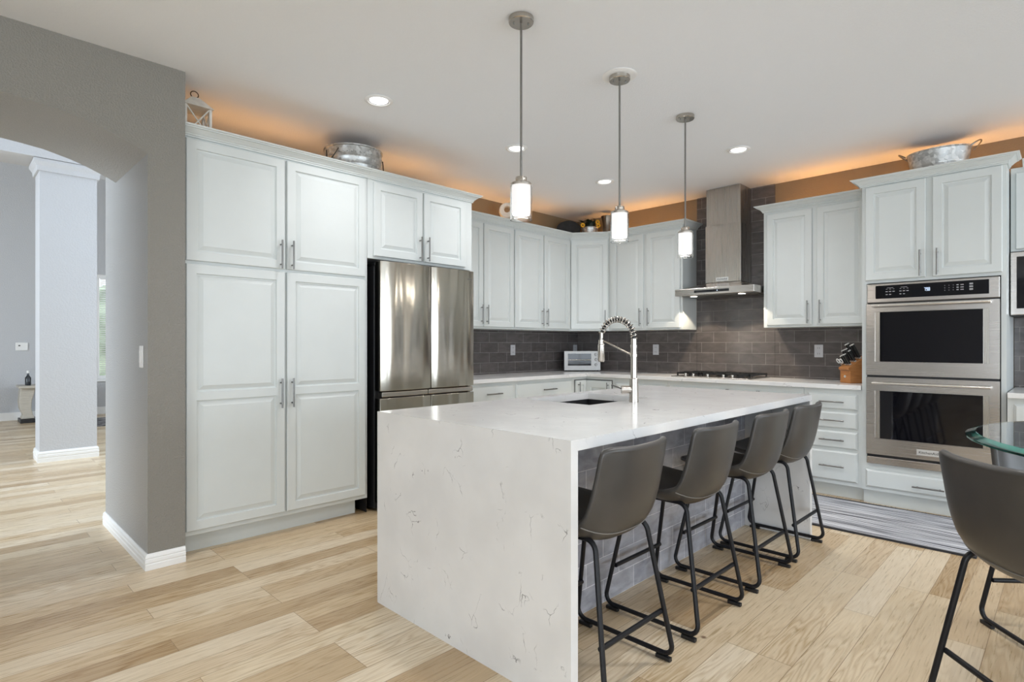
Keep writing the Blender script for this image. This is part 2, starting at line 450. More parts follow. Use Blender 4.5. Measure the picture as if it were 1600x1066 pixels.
M['rubber'] = plain('dark_rubber_hose', (0.03,0.03,0.03), 0.5, noise=0.1)
M['pull'] = plain('brushed_nickel_pull', (0.24,0.235,0.225), 0.32, 1.0, noise=0.05)
M['black_metal'] = plain('black_powder_coat', (0.008,0.008,0.010), 0.42, noise=0.1, spec=0.35)
M['black'] = plain('black_plastic', (0.012,0.012,0.013), 0.4, noise=0.1)
M['blackgloss'] = plain('black_glass', (0.004,0.004,0.006), 0.04, noise=0.1, spec=0.5)
M['dark_steel'] = plain('dark_composite_sink', (0.03,0.03,0.032), 0.4, 0.2, noise=0.1)
M['leather'] = leather_mat()
M['stitch'] = plain('grey_thread', (0.20,0.19,0.175), 0.6, noise=0.05)
M['rug'] = rug_mat()
M['rugedge'] = plain('black_rug_binding', (0.03,0.03,0.035), 0.9, noise=0.2)
M['glass'] = glass_mat('clear_glass')
M['tableglass'] = glass_mat('green_tinted_glass', (0.93,0.985,0.97))
M['glassedge'] = glass_mat('green_glass_edge', (0.10,0.62,0.52), 0.08)
M['opal'] = plain('opal_lit_glass', (0.95,0.95,0.95), 0.5, emit=(1.0,0.975,0.96), estr=0.9, noise=0.01)
M['lamp'] = plain('lit_lamp_lens', (0.95,0.95,0.95), 0.5, emit=(1.0,0.98,0.95), estr=3.0, noise=0.01)
M['hoodlamp'] = plain('lit_hood_lens', (0.95,0.95,0.95), 0.5, emit=(1.0,0.93,0.82), estr=4.0, noise=0.01)
M['led'] = plain('warm_led_strip', (0.9,0.8,0.6), 0.5, emit=(1.0,0.6,0.25), estr=2.0, noise=0.01)
M['galv'] = galv_mat('galvanised_metal')
M['wire'] = plain('dark_wire', (0.05,0.045,0.04), 0.4, 0.8, noise=0.1)
M['cream'] = plain('chalky_cream_paint', (0.68,0.66,0.60), 0.7, noise=0.08, nscale=30)
M['slate'] = plain('dark_slate_glaze', (0.04,0.045,0.05), 0.15, 0.3, noise=0.2)
M['pewter'] = plain('aged_pewter', (0.16,0.135,0.11), 0.3, 0.85, noise=0.2)
M['leaf'] = plain('dark_green_leaf', (0.012,0.022,0.010), 0.6, noise=0.3)
M['petal'] = plain('sunflower_petal', (0.75,0.42,0.03), 0.6, noise=0.1)
M['block'] = wood_mat('orange_brown_wood', (0.30,0.115,0.03), (0.42,0.18,0.055))
M['outlet'] = plain('light_grey_outlet_plastic', (0.50,0.50,0.52), 0.4, noise=0.02)
M['slot'] = plain('outlet_slot_dark', (0.08,0.08,0.08), 0.5, noise=0.05)
M['badge'] = plain('silver_badge', (0.75,0.75,0.74), 0.3, 0.6, noise=0.02)
M['ink'] = plain('dark_letters', (0.02,0.02,0.02), 0.4, noise=0.05)
M['red'] = plain('red_dot', (0.35,0.03,0.02), 0.4, noise=0.05)
M['digit'] = plain('lit_blue_white_digits', (0.5,0.6,0.8), 0.4, emit=(0.65,0.8,1.0), estr=1.3, noise=0.01)
M['label'] = plain('pale_grey_print', (0.32,0.32,0.33), 0.5, noise=0.05)
M['console'] = wood_mat('champagne_console', (0.42,0.39,0.33), (0.55,0.51,0.44))
M['hallrug'] = plain('dark_patterned_pile', (0.16,0.15,0.15), 0.95, noise=0.9, nscale=14)
M['blind'] = plain('white_blind_slat', (0.82,0.84,0.80), 0.5, noise=0.02)
M['garden'] = plain('garden_foliage', (0.42,0.48,0.34), 0.9, noise=0.5, nscale=3)
M['grate'] = plain('cast_iron', (0.014,0.014,0.014), 0.45, noise=0.2)

# ------------------------------------------------------------------ room shell
CEIL = 2.79
XL, YB = -4.48, 5.70            # left wall face, back wall face
XE, YS = 4.6, -7.5              # right and front wall faces
struct('floor', MB().box(-13.2, 5.2, -8.2, 6.6, -0.08, 0.0), M['floor'], 'light oak plank floor', 'floor')
struct('ceiling', MB().box(-4.5, XE+0.15, YS-0.15, YB+0.15, CEIL, CEIL+0.12), M['ceil'], 'flat grey white kitchen ceiling', 'ceiling')
struct('wall_back', MB().box(-4.6, XE+0.15, YB, YB+0.12, 0, CEIL), M['gold'], 'golden brown wall behind the cooktop and ovens', 'wall')
struct('wall_left', MB().box(-4.6, XL, 0.987, YB-0.002, 0, CEIL), M['gold'], 'golden brown wall behind the fridge and pantry', 'wall')
# tiled backsplash slabs
struct('wall_tile_back', MB().box(-4.468, -2.862, 5.688, 5.699, 0.916, 1.40).box(-2.860, -2.058, 5.688, 5.699, 0.916, CEIL-0.001).box(-2.056, -1.185, 5.688, 5.699, 0.916, 1.40).box(-0.32, 2.0, 5.688, 5.699, 0.916, 1.9),
       M['tile_back'], 'dark glazed tile backsplash behind the cooktop', 'backsplash')
struct('wall_tile_left', MB().box(-4.479, -4.468, 3.24, 5.687, 0.916, 1.40), M['tile_left'], 'dark glazed tile backsplash right of the fridge', 'backsplash')
# arch wall
arch = [(0.80,2.28),(0.755,2.303),(0.709,2.324),(0.64,2.353),(0.569,2.377),(0.438,2.409),(0.339,2.421),(0.199,2.433),(0.05,2.438)]
arch_full = arch + [(0.10 - y, z) for y, z in arch[-2::-1]]
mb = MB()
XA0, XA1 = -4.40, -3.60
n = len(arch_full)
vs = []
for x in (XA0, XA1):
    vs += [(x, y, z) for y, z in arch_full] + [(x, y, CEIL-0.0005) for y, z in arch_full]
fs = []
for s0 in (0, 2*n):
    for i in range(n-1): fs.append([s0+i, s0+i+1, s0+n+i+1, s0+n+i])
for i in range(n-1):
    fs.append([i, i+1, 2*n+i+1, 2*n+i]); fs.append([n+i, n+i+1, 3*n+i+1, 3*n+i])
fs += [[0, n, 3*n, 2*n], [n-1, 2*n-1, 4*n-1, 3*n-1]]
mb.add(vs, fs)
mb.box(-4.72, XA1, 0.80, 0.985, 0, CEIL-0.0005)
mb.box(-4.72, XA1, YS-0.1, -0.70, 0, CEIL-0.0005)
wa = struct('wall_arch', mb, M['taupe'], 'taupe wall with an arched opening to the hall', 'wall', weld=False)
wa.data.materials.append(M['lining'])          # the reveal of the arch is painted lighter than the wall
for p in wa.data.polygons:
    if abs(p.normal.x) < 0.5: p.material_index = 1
# baseboards of the arch jamb, with a ribbed profile
BB = [(0,0),(0.014,0),(0.015,0.03),(0.012,0.036),(0.016,0.042),(0.015,0.058),(0.011,0.062),(0.014,0.068),(0.012,0.078),(0.004,0.088),(0,0.088)]
struct('baseboard_arch', MB().sweep([(-4.72,0.985),(-4.72,0.80),(XA1,0.80),(XA1,0.984)], BB[::-1]), M['white'], 'white ribbed baseboard around the arch jamb', 'baseboard')
# right and front walls behind the camera, with window openings
def wall_with_holes(axis, c0, c1, a0, a1, zt, holes):
    mb = MB(); cur = a0
    def B(p, q, z0, z1):
        if q - p < 1e-4 or z1 - z0 < 1e-4: return
        if axis == 'x': mb.box(c0, c1, p, q, z0, z1)
        else: mb.box(p, q, c0, c1, z0, z1)
    for (p, q, z0, z1) in holes:
        B(cur, p, 0, zt); B(p, q, 0, z0); B(p, q, z1, zt); cur = q
    B(cur, a1, 0, zt)
    return mb
struct('wall_right', wall_with_holes('x', XE, XE+0.12, YS, YB, CEIL, [(-2.6,-0.2,0.35,2.5),(1.0,3.4,0.35,2.5),(3.8,5.4,0.35,2.5)]), M['hallpaint'], 'pale grey wall with two windows and an added light opening', 'wall')
struct('wall_front', wall_with_holes('y', YS-0.12, YS, -4.5, XE+0.12, CEIL, [(0.4,4.2,0.1,2.5)]), M['hallpaint'], 'pale grey wall with a patio window', 'wall')
def window_frame(name, axis, c, p, q, z0, z1, nm, label):
    mb = MB(); t = 0.05
    def B(a, b, za, zb):
        if axis == 'x': mb.box(c, c+0.06, a, b, za, zb)
        else: mb.box(a, b, c, c+0.06, za, zb)
    B(p, p+t, z0, z1); B(q-t, q, z0, z1); B(p+t, q-t, z0, z0+t); B(p+t, q-t, z1-t, z1)
    for k in range(1, nm):
        x = p + (q-p)*k/nm; B(x-0.03, x+0.03, z0+t, z1-t)
    struct(name, mb, M['white'], label, 'window')
window_frame('window_1', 'x', XE+0.03, -2.599, -0.201, 0.351, 2.499, 2, 'white window frame nearest the patio wall')
window_frame('window_2', 'x', XE+0.03, 1.001, 3.399, 0.351, 2.499, 2, 'white window frame beside the dining table')
window_frame('added_window', 'x', XE+0.03, 3.801, 5.399, 0.351, 2.499, 1, 'white frame of the added window nearest the ovens')  # added window, put in so light reaches the back wall
window_frame('window_3', 'y', YS-0.09, 0.401, 4.199, 0.101, 2.499, 3, 'white patio window frame')

# ------------------------------------------------------------------ hall seen through the arch
HX = -12.25
struct('wall_hall_far', wall_with_holes('x', HX-0.12, HX, -5.5, 4.5, 4.6, [(1.93,3.3,0.62,2.47)]), M['hallpaint'], 'pale grey far wall of the hall', 'wall')
struct('wall_hall_front', wall_with_holes('y', -5.62, -5.5, HX, -4.72, 4.6, [(-8.1,-4.9,0.4,4.0)]), M['hallpaint'], 'hall wall with tall windows out of view', 'wall')
struct('wall_hall_back', wall_with_holes('y', 4.5, 4.62, HX, -4.72, 4.6, [(-7.7,-4.9,0.7,3.7)]), M['hallpaint'], 'hall wall with a window behind the column', 'wall')
struct('wall_hall_right', MB().box(-4.75, -4.52, -5.5, 4.5, CEIL+0.13, 4.6).box(-4.75,-4.60,0.99,4.5,0,CEIL+0.13), M['hallpaint'], 'hall wall above and beside the arch', 'wall')
struct('ceiling_hall', MB().box(HX-0.1, -4.5, -5.6, 4.6, 4.6, 4.7), M['ceil'], 'high hall ceiling', 'ceiling')
struct('baseboard_hall', MB().box(HX, HX+0.016, -5.49, 4.49, 0, 0.13), M['white'], 'white baseboard along the far hall wall', 'baseboard', bevel=0.004)
# square column with a stepped capital
mb = MB().box(-8.02, -7.66, 0.73, 1.22, 0, 3.05)
struct('wall_column', mb, M['hallpaint'], 'pale grey square column standing in the hall', 'column')
CAPP = [(0,0),(0.02,0.0),(0.025,0.05),(0.05,0.09),(0.05,0.12),(0,0.12)]
struct('trim_1', MB().sweep([(-8.02,0.73),(-7.66,0.73),(-7.66,1.22),(-8.02,1.22)], [(o, 3.05+z) for o, z in CAPP][::-1], closed=True).box(-8.02,-7.66,0.73,1.22,3.051,3.17), M['hallpaint'], 'stepped capital on the hall column', 'trim')
struct('wall_header', MB().box(-8.1, -7.6, -5.5, 4.5, 3.175, 4.599), M['hallpaint'], 'pale grey header above the hall column', 'wall')
struct('baseboard_column', MB().sweep([(-8.02,0.73),(-7.66,0.73),(-7.66,1.22),(-8.02,1.22)], [(o*1.2, z*1.3) for o, z in BB][::-1], closed=True), M['white'], 'white ribbed baseboard around the hall column', 'baseboard')
# far window with blinds
struct('window_4', MB().box(HX-0.07,HX-0.02,1.93,1.99,0.62,2.47).box(HX-0.07,HX-0.02,3.24,3.3,0.62,2.47).box(HX-0.07,HX-0.02,1.99,3.24,0.62,0.68).box(HX-0.07,HX-0.02,1.99,3.24,2.41,2.47).box(HX-0.02,HX+0.05,1.9,3.33,0.58,0.618), M['white'], 'white framed hall window with horizontal blinds', 'window')
bl = thing('window_blind', (HX-0.01, 2.6, 0.7), 'white horizontal blind in the far hall window', 'blind')
sl = MB()
for k in range(44):
    z = 0.72 + k*0.038
    sl.add([(HX-0.018,1.995,z),(HX+0.012,1.995,z+0.012),(HX+0.012,3.235,z+0.012),(HX-0.018,3.235,z),
            (HX-0.018,1.995,z+0.002),(HX+0.012,1.995,z+0.014),(HX+0.012,3.235,z+0.014),(HX-0.018,3.235,z+0.002)],
           [[0,1,2,3],[4,7,6,5],[0,4,5,1],[1,5,6,2],[2,6,7,3],[3,7,4,0]])
sl.build('slats', M['blind'], bl)
MB().box(HX-0.018, HX+0.02, 1.995, 3.235, 2.385, 2.41).build('headrail', M['white'], bl)
hg = MB().lathe([(0,0),(1.0,0.2),(1.4,0.9),(1.2,1.7),(0.7,2.3),(0,2.6)], (HX-3.2,2.7,0.0), 20)
tag(hg.build('garden_shrub', M['garden'], smooth=True), 'leafy green shrub outside the far hall window', 'shrub')
# console table with a bottle on it, wall plate, rug
ct = thing('console_table', (-11.85, 1.25, 0), 'champagne console table with curved legs against the far hall wall', 'table')
MB().box(-12.10,-11.62,0.86,1.62,0.545,0.585).build('tabletop', M['console'], ct, bevel=0.006)
for y in (0.98, 1.50):
    prof = [(-0.09,0.545),(0.09,0.545),(0.075,0.46),(0.045,0.34),(0.04,0.22),(0.06,0.12),(0.085,0.06),(-0.085,0.06),(-0.06,0.12),(-0.10,0.22),(-0.11,0.34),(-0.10,0.46)]
    MB().extr([(y+a, z) for a, z in prof], 'x', -11.98, -11.72).build('leg', M['console'], ct, bevel=0.01)
MB().box(-12.08,-11.66,0.88,1.60,0.0,0.055).build('base', M['black'], ct, bevel=0.006)
bo = thing('bottle', (-11.8,0.985,0.586), 'small dark bottle standing on the hall console table', 'bottle')
MB().lathe([(0,0),(0.035,0),(0.038,0.01),(0.038,0.12),(0.014,0.16),(0.014,0.19),(0,0.19)], (-11.8,0.985,0.586), 20).build('body', M['slate'], bo, smooth=True)
MB().lathe([(0,0),(0.018,0),(0.018,0.04),(0,0.04)], (-11.8,0.985,0.777), 16).build('cap', M['white'], bo, smooth=True)
tp = thing('thermostat', (HX,0.94,1.2), 'white wall control on the far hall wall above the console', 'thermostat')
MB().box(HX+0.001,HX+0.02,0.865,1.02,1.135,1.265).build('cover', M['white'], tp, bevel=0.005)
MB().box(HX+0.0205,HX+0.023,0.90,0.925,1.205,1.225).build('button', M['slot'], tp)
tag(MB().box(-11.55,-10.4,1.62,3.6,0.001,0.014).build('hall_rug', M['hallrug'], bevel=0.004), 'dark patterned rug lying behind the hall column', 'rug')

# ------------------------------------------------------------------ kitchen cabinet builders
LU, LN = Vector((0,1,0)), Vector((1,0,0))      # left wall run
BU, BN = Vector((1,0,0)), Vector((0,-1,0))     # back wall run
CROWN = [(0,0),(0.010,0),(0.010,0.008),(0.016,0.012),(0.016,0.018),(0.022,0.022),(0.030,0.030),(0.046,0.042),(0.056,0.044),(0.056,0.049),(0.066,0.053),(0.070,0.060),(0,0.060)]
CZ = 2.452
def pull(parent, O, u, n, a, b, L, vertical, r=0.0058, off=0.02):
    """bar pull; (a, b) is its middle on the door face frame"""
    O = Vector(O); u = Vector(u); n = Vector(n); z = Vector((0,0,1))
    d = z if vertical else u
    c = O + u*a + z*b + n*off
    mb = MB().cyl(c + n*0.03 - d*L/2, c + n*0.03 + d*L/2, r, 12)
    for k in (-1, 1):
        e = c + d*k*(L/2 - 0.028); mb.cyl(e, e + n*0.03, r*0.85, 10)
    return mb.build('handle', M['pull'], parent, smooth=True)
def door(parent, O, u, n, a0, a1, b0, b1, hand=None, name='door', rails=None, fw=0.055, hl=0.17, hz=None):
    O2 = Vector(O) + Vector(u)*a0 + Vector((0,0,b0)); w_, h_ = a1-a0, b1-b0
    if rails is None: panels = [(fw, w_-fw, fw, h_-fw)]
    else: panels = [(fw, w_-fw, q0-b0, q1-b0) for q0, q1 in rails]
    if w_ < 0.16 or h_ < 0.13: panels = None
    d = MB().front(O2, u, n, w_, h_, panels).build(name, M['cab'], parent)
    if hand:
        a = w_-0.03 if hand == 'R' else 0.03
        pull(d, O2, u, n, a, (hz - b0) if hz else 0.105, hl, True)
    return d
def drawer(parent, O, u, n, a0, a1, b0, b1, hl=0.17, ha=None, edge=0.014, hb=None):
    O2 = Vector(O) + Vector(u)*a0 + Vector((0,0,b0)); w_, h_ = a1-a0, b1-b0
    d = MB().front(O2, u, n, w_, h_, None, t=0.02, edge=edge).build('drawer', M['cab'], parent)
    if hl: pull(d, O2, u, n, (ha - a0) if ha is not None else w_/2, hb if hb else h_/2, hl, False)
    return d

# ---- tall pantry
FX = -3.68
P0, P1 = 0.989, 2.204
t = thing('pantry_cabinet', (-4.0, 1.6, 0), 'tall pale grey four door pantry between the arch and the fridge', 'cabinet')
mb = MB().box(-4.475, FX, P0, P1, 0.112, 2.47)
mb.build('carcass', M['cab'], t, bevel=0.002)
MB().box(-4.475, FX-0.07, P0, P1-0.06, 0.0, 0.1115).build('toe_kick', M['cab'], t)
O = (FX+0.0005, 0, 0)
door(t, O, LU, LN, 1.006, 1.587, 1.727, 2.440, 'R', hz=1.819, hl=0.185)
door(t, O, LU, LN, 1.602, 2.180, 1.727, 2.440, 'L', hz=1.821, hl=0.185)
door(t, O, LU, LN, 1.006, 1.587, 0.142, 1.708, 'R', rails=[(0.197,0.905),(0.955,1.653)], hz=0.92, hl=0.19)
door(t, O, LU, LN, 1.602, 2.180, 0.142, 1.708, 'L', rails=[(0.197,0.905),(0.955,1.653)], hz=0.92, hl=0.19)
MB().sweep([(FX,2.2035),(FX,P0)][::-1], [(o, CZ+z) for o, z in CROWN][::-1]).build('crown_molding', M['cab'], t)
# ---- cabinet above the fridge
t = thing('overfridge_cabinet', (-4.0, 2.7, 1.87), 'two door cabinet directly above the stainless fridge', 'cabinet')
MB().box(-4.475, FX, 2.206, 3.219, 1.869, 2.47).build('carcass', M['cab'], t, bevel=0.002)
MB().box(-4.475, FX, 3.199, 3.219, 0.0, 1.8685).build('end_panel', M['cab'], t)
door(t, O, LU, LN, 2.252, 2.690, 1.889, 2.436, 'R', hz=1.984, hl=0.19)
door(t, O, LU, LN, 2.705, 3.135, 1.889, 2.436, 'L', hz=1.989, hl=0.19)
MB().sweep([(FX,2.2045),(FX,3.219),(-4.06,3.219)], [(o, CZ+z) for o, z in CROWN][::-1]).build('crown_molding', M['cab'], t)
# ---- left upper cabinets
UX = -4.14; UB, UT = 1.39, 2.47
O = (UX+0.0005, 0, 0)
t = thing('upper_cabinet', (-4.3, 3.7, UB), 'upper cabinet on the left wall nearest the fridge, partly behind it', 'cabinet', 'wall cabinets')
MB().box(-4.475, UX, 3.222, 4.196, UB, UT).build('carcass', M['cab'], t, bevel=0.002)
door(t, O, LU, LN, 3.245, 3.757, 1.41, 2.43, 'R', hz=1.53, hl=0.19)
door(t, O, LU, LN, 3.770, 4.185, 1.41, 2.43, 'L', hz=1.53, hl=0.19)
MB().sweep([(UX,3.2895),(UX,4.1965)], [(o, CZ+z) for o, z in CROWN][::-1]).build('crown_molding', M['cab'], t)
D0, D1 = Vector((UX, 5.128)), Vector((-3.775, 5.38))
t = thing('upper_cabinet', (-4.3, 4.66, UB), 'upper cabinet on the left wall next to the corner', 'cabinet', 'wall cabinets')
MB().box(-4.475, UX, 4.198, 5.126, UB, UT).build('carcass', M['cab'], t, bevel=0.002)
door(t, O, LU, LN, 4.205, 4.648, 1.41, 2.43, 'R', hz=1.53, hl=0.19)
door(t, O, LU, LN, 4.665, 5.108, 1.41, 2.43, 'L', hz=1.53, hl=0.19)
# mitred crown continues from this cabinet round the corner unit
du = (D1 - D0).normalized(); DU = Vector((du.x, du.y, 0)); DN = Vector((du.y, -du.x, 0))
def crown_piece(parent, path, ext0, ext1):
    """crown along path, with neighbours' points so that joints are mitred"""
    full = ([ext0] if ext0 else []) + list(path) + ([ext1] if ext1 else [])
    mb = MB(); P = [Vector(p) for p in full]
    def nrm(a, b):
        d = (b-a).normalized(); return Vector((d.y, -d.x))
    ring = []
    lo = 1 if ext0 else 0; hi = len(P) - (1 if ext1 else 0)
    for i in range(lo, hi):
        if 0 < i < len(P)-1:
            n0 = nrm(P[i-1], P[i]); n1 = nrm(P[i], P[i+1]); m = (n0+n1)/(1+n0.dot(n1))
        elif i == 0: m = nrm(P[0], P[1])
        else: m = nrm(P[-2], P[-1])
        ring.append([(P[i].x+m.x*o, P[i].y+m.y*o, CZ+z) for o, z in CROWN])
    k = len(CROWN)
    for a, b in zip(ring, ring[1:]):
        mb.add(a+b, [[i, (i+1) % k, k+(i+1) % k, k+i] for i in range(k)])
    mb.add(ring[0], [list(range(k))]); mb.add(ring[-1], [list(range(k))[::-1]])
    return mb.build('crown_molding', M['cab'], parent)
crown_piece(t, [(UX,4.198),(UX,5.128)], None, tuple(D1))
t = thing('corner_upper_cabinet', (-4.2, 5.45, UB), 'diagonal single door upper cabinet in the corner', 'cabinet', 'wall cabinets')
MB().prism([(-4.475,5.1285),(UX,5.1285),(-3.776,5.38),(-3.776,5.686),(-4.475,5.686)], UB, UT).build('carcass', M['cab'], t, bevel=0.002)
DL = (D1 - D0).length
OD = Vector((D0.x, D0.y, 0)) + DN*0.0005
door(t, OD, DU, DN, 0.012, DL-0.012, 1.41, 2.43, 'R', hz=1.53, hl=0.19)
crown_piece(t, [tuple(D0), tuple(D1)], (UX,4.2), (-3.0,5.38))
# ---- back upper cabinets
UY = 5.38
O = (0, UY-0.0005, 0)
t = thing('upper_cabinet', (-3.3, 5.5, UB), 'two door upper cabinet on the back wall left of the hood', 'cabinet', 'wall cabinets')
MB().box(-3.773, -2.862, UY, 5.686, UB, UT).build('carcass', M['cab'], t, bevel=0.002)
door(t, O, BU, BN, -3.735, -3.318, 1.41, 2.43, 'R', hz=1.53, hl=0.19)
door(t, O, BU, BN, -3.278, -2.885, 1.41, 2.43, 'L', hz=1.53, hl=0.19)
crown_piece(t, [tuple(D1), (-2.862,UY), (-2.862,5.686)], tuple(D0), None)
t = thing('upper_cabinet', (-1.6, 5.5, UB), 'two door upper cabinet between the hood and the wall ovens', 'cabinet', 'wall cabinets')
MB().box(-2.046, -1.180, UY, 5.686, UB, UT).build('carcass', M['cab'], t, bevel=0.002)
door(t, O, BU, BN, -2.012, -1.629, 1.41, 2.43, 'R', hz=1.52, hl=0.20)
door(t, O, BU, BN, -1.590, -1.210, 1.41, 2.43, 'L', hz=1.52, hl=0.20)
MB().sweep([(-2.046,5.686),(-2.046,UY),(-1.180,UY)], [(o, CZ+z) for o, z in CROWN][::-1]).build('crown_molding', M['cab'], t)
# ---- tall oven cabinet
OX0, OX1, OY = -1.175, -0.325, 5.06
t = thing('oven_cabinet', (-0.75, 5.3, 0), 'tall pale grey cabinet that houses the double wall oven', 'cabinet')
mb = MB().box(OX0, OX1, OY, 5.69, 0.112, 0.318).box(OX0, OX1, OY, 5.69, 1.705, 2.47)
mb.box(OX0, -1.142, OY, 5.69, 0.318, 1.705).box(-0.352, OX1, OY, 5.69, 0.318, 1.705).box(-1.142,-0.352,5.6,5.69,0.318,1.705)
mb.build('carcass', M['cab'], t)
MB().box(OX0, OX1, OY+0.05, 5.69, 0.0, 0.1115).build('toe_kick', M['cab'], t)
O = (0, OY-0.0005, 0)
door(t, O, BU, BN, -1.149, -0.768, 1.727, 2.445, 'R', hz=1.83, hl=0.19)
door(t, O, BU, BN, -0.727, -0.345, 1.727, 2.445, 'L', hz=1.83, hl=0.19)
drawer(t, O, BU, BN, -1.149, -0.345, 0.137, 0.274, hl=0.19, ha=-0.75, hb=0.055)
MB().sweep([(OX0,5.303),(OX0,OY),(OX1,OY),(OX1,5.222)], [(o, CZ+z) for o, z in CROWN][::-1]).build('crown_molding', M['cab'], t)
# ---- far right upper cabinet, microwave, base cabinet, counter
RY = 5.30
t = thing('upper_cabinet', (0.2, 5.5, 1.89), 'upper cabinet above the microwave at the right edge', 'cabinet', 'wall cabinets')
MB().box(-0.318, 0.75, RY, 5.686, 1.885, UT).build('carcass', M['cab'], t, bevel=0.002)
door(t, (0, RY-0.0005, 0), BU, BN, -0.290, 0.205, 1.900, 2.43, 'R', hz=2.0)
door(t, (0, RY-0.0005, 0), BU, BN, 0.225, 0.735, 1.900, 2.43, 'L', hz=2.0)
MB().sweep([(-0.254,RY),(0.75,RY)], [(o, CZ+z) for o, z in CROWN][::-1]).build('crown_molding', M['cab'], t)
t = thing('microwave', (0.1, 5.5, 1.43), 'built in stainless microwave at the right edge above the counter', 'microwave')
MB().box(-0.318, 0.45, RY, 5.686, 1.435, 1.883).build('body', M['black'], t)
MB().box(-0.318, 0.44, RY-0.03, RY-0.0005, 1.440, 1.878).build('door', M['steel'], t, bevel=0.004)
MB().box(-0.285, 0.25, RY-0.034, RY-0.0302, 1.485, 1.845).build('window', M['blackgloss'], t, bevel=0.003)
MB().box(0.27, 0.43, RY-0.033, RY-0.0302, 1.485, 1.845).build('control_panel', M['blackgloss'], t)
t = thing('base_cabinet', (0.3, 5.3, 0), 'base cabinet right of the wall ovens', 'cabinet')
MB().box(-0.318, 1.2, 5.02, 5.686, 0.112, 0.877).build('carcass', M['cab'], t)
MB().box(-0.318, 1.2, 5.09, 5.686, 0.0, 0.1115).build('toe_kick', M['cab'], t)
drawer(t, (0, 5.0195, 0), BU, BN, -0.285, 0.20, 0.70, 0.84)
door(t, (0, 5.0195, 0), BU, BN, -0.285, 0.20, 0.137, 0.68, 'R', hz=0.58)
t = thing('short_countertop', (0.3, 5.3, 0.88), 'white stone counter right of the wall ovens', 'countertop')
MB().box(-0.316, 1.2, 4.98, 5.686, 0.879, 0.915).build('slab', M['quartz'], t, bevel=0.003)

# ---- base cabinets of the L
BX, BY = -3.87, 5.08
t = thing('base_cabinet', (-4.2, 3.7, 0), 'base cabinet with drawers right of the fridge', 'cabinet')
MB().box(-4.465, BX, 3.222, 4.83, 0.112, 0.877).build('carcass', M['cab'], t)
MB().box(-4.465, BX-0.07, 3.222, 4.83, 0.0, 0.1115).build('toe_kick', M['cab'], t)
O = (BX+0.0005, 0, 0)
drawer(t, O, LU, LN, 3.262, 3.905, 0.700, 0.848, hl=0.20, ha=3.63, edge=0.010)
drawer(t, O, LU, LN, 3.950, 4.800, 0.700, 0.848, hl=0.20, ha=4.42, edge=0.010)
for a0, a1, hd in ((3.262,3.575,'R'),(3.59,3.905,'L'),(3.95,4.365,'R'),(4.38,4.80,'L')):
    door(t, O, LU, LN, a0, a1, 0.137, 0.68, hd, hz=0.58)
t = thing('corner_base_cabinet', (-4.2, 5.4, 0), 'corner base cabinet with a folding two leaf door', 'cabinet')
MB().prism([(-4.465,4.832),(BX,4.832),(BX,BY),(-3.50,BY),(-3.50,5.686),(-4.465,5.686)], 0.112, 0.877).build('carcass', M['cab'], t)
MB().prism([(-4.465,4.832),(BX-0.07,4.832),(BX-0.07,BY+0.07),(-3.50,BY+0.07),(-3.50,5.686),(-4.465,5.686)], 0.0, 0.1115).build('toe_kick', M['cab'], t)
MB().box(BX+0.0003,BX+0.004,4.866,BY-0.001,0.842,0.850).box(BX+0.004,-3.515,BY-0.004,BY-0.0003,0.842,0.850).box(BX+0.0003,BX+0.004,4.862,4.870,0.13,0.842).box(-3.523,-3.515,BY-0.004,BY-0.0003,0.13,0.842).build('door_gap', M['slot'], t)
door(t, (BX+0.002, 0, 0), LU, LN, 4.876, BY-0.026, 0.137, 0.838, 'L', hz=0.74, fw=0.045)
door(t, (0, BY-0.002, 0), BU, BN, BX+0.003, -3.527, 0.137, 0.838, 'R', hz=0.74, fw=0.075)
O = (0, BY-0.0005, 0)
t = thing('base_cabinet', (-3.2, 5.4, 0), 'base cabinet left of the cooktop, mostly behind the island faucet', 'cabinet')
MB().box(-3.498, -2.862, BY, 5.686, 0.112, 0.877).build('carcass', M['cab'], t)
MB().box(-3.498, -2.862, BY+0.07, 5.686, 0.0, 0.1115).build('toe_kick', M['cab'], t)
drawer(t, O, BU, BN, -3.465, -2.88, 0.700, 0.825, hl=0.18, edge=0.010)
door(t, O, BU, BN, -3.465, -3.18, 0.137, 0.68, 'R', hz=0.58); door(t, O, BU, BN, -3.165, -2.88, 0.137, 0.68, 'L', hz=0.58)
t = thing('cooktop_base_cabinet', (-2.3, 5.4, 0), 'base cabinet under the gas cooktop', 'cabinet')
MB().box(-2.860, -1.602, BY, 5.686, 0.112, 0.877).build('carcass', M['cab'], t)
MB().box(-2.860, -1.602, BY+0.07, 5.686, 0.0, 0.1115).build('toe_kick', M['cab'], t)
drawer(t, O, BU, BN, -2.835, -2.265, 0.700, 0.825, hl=0, edge=0.010)
drawer(t, O, BU, BN, -2.235, -1.625, 0.700, 0.825, hl=0, edge=0.010)
for a0, a1, hd in ((-2.835,-2.265,'R'),(-2.235,-1.625,'L')): door(t, O, BU, BN, a0, a1, 0.137, 0.68, hd, hz=0.58)
for x in (-2.262, -2.247, -1.985, -1.968):
    MB().box(x-0.004, x+0.004, BY-0.022, BY-0.0003, 0.808, 0.826).build('bumper', M['pull'], t)
t = thing('drawer_base_cabinet', (-1.4, 5.4, 0), 'base cabinet with a stack of four drawers beside the ovens', 'cabinet')
MB().box(-1.600, -1.178, BY, 5.686, 0.112, 0.877).build('carcass', M['cab'], t)
MB().box(-1.600, -1.178, BY+0.07, 5.686, 0.0, 0.1115).build('toe_kick', M['cab'], t)
for z0, z1 in ((0.712,0.840),(0.560,0.694),(0.400,0.540),(0.140,0.380)):
    drawer(t, O, BU, BN, -1.570, -1.206, z0, z1, hl=0.18, ha=-1.385)
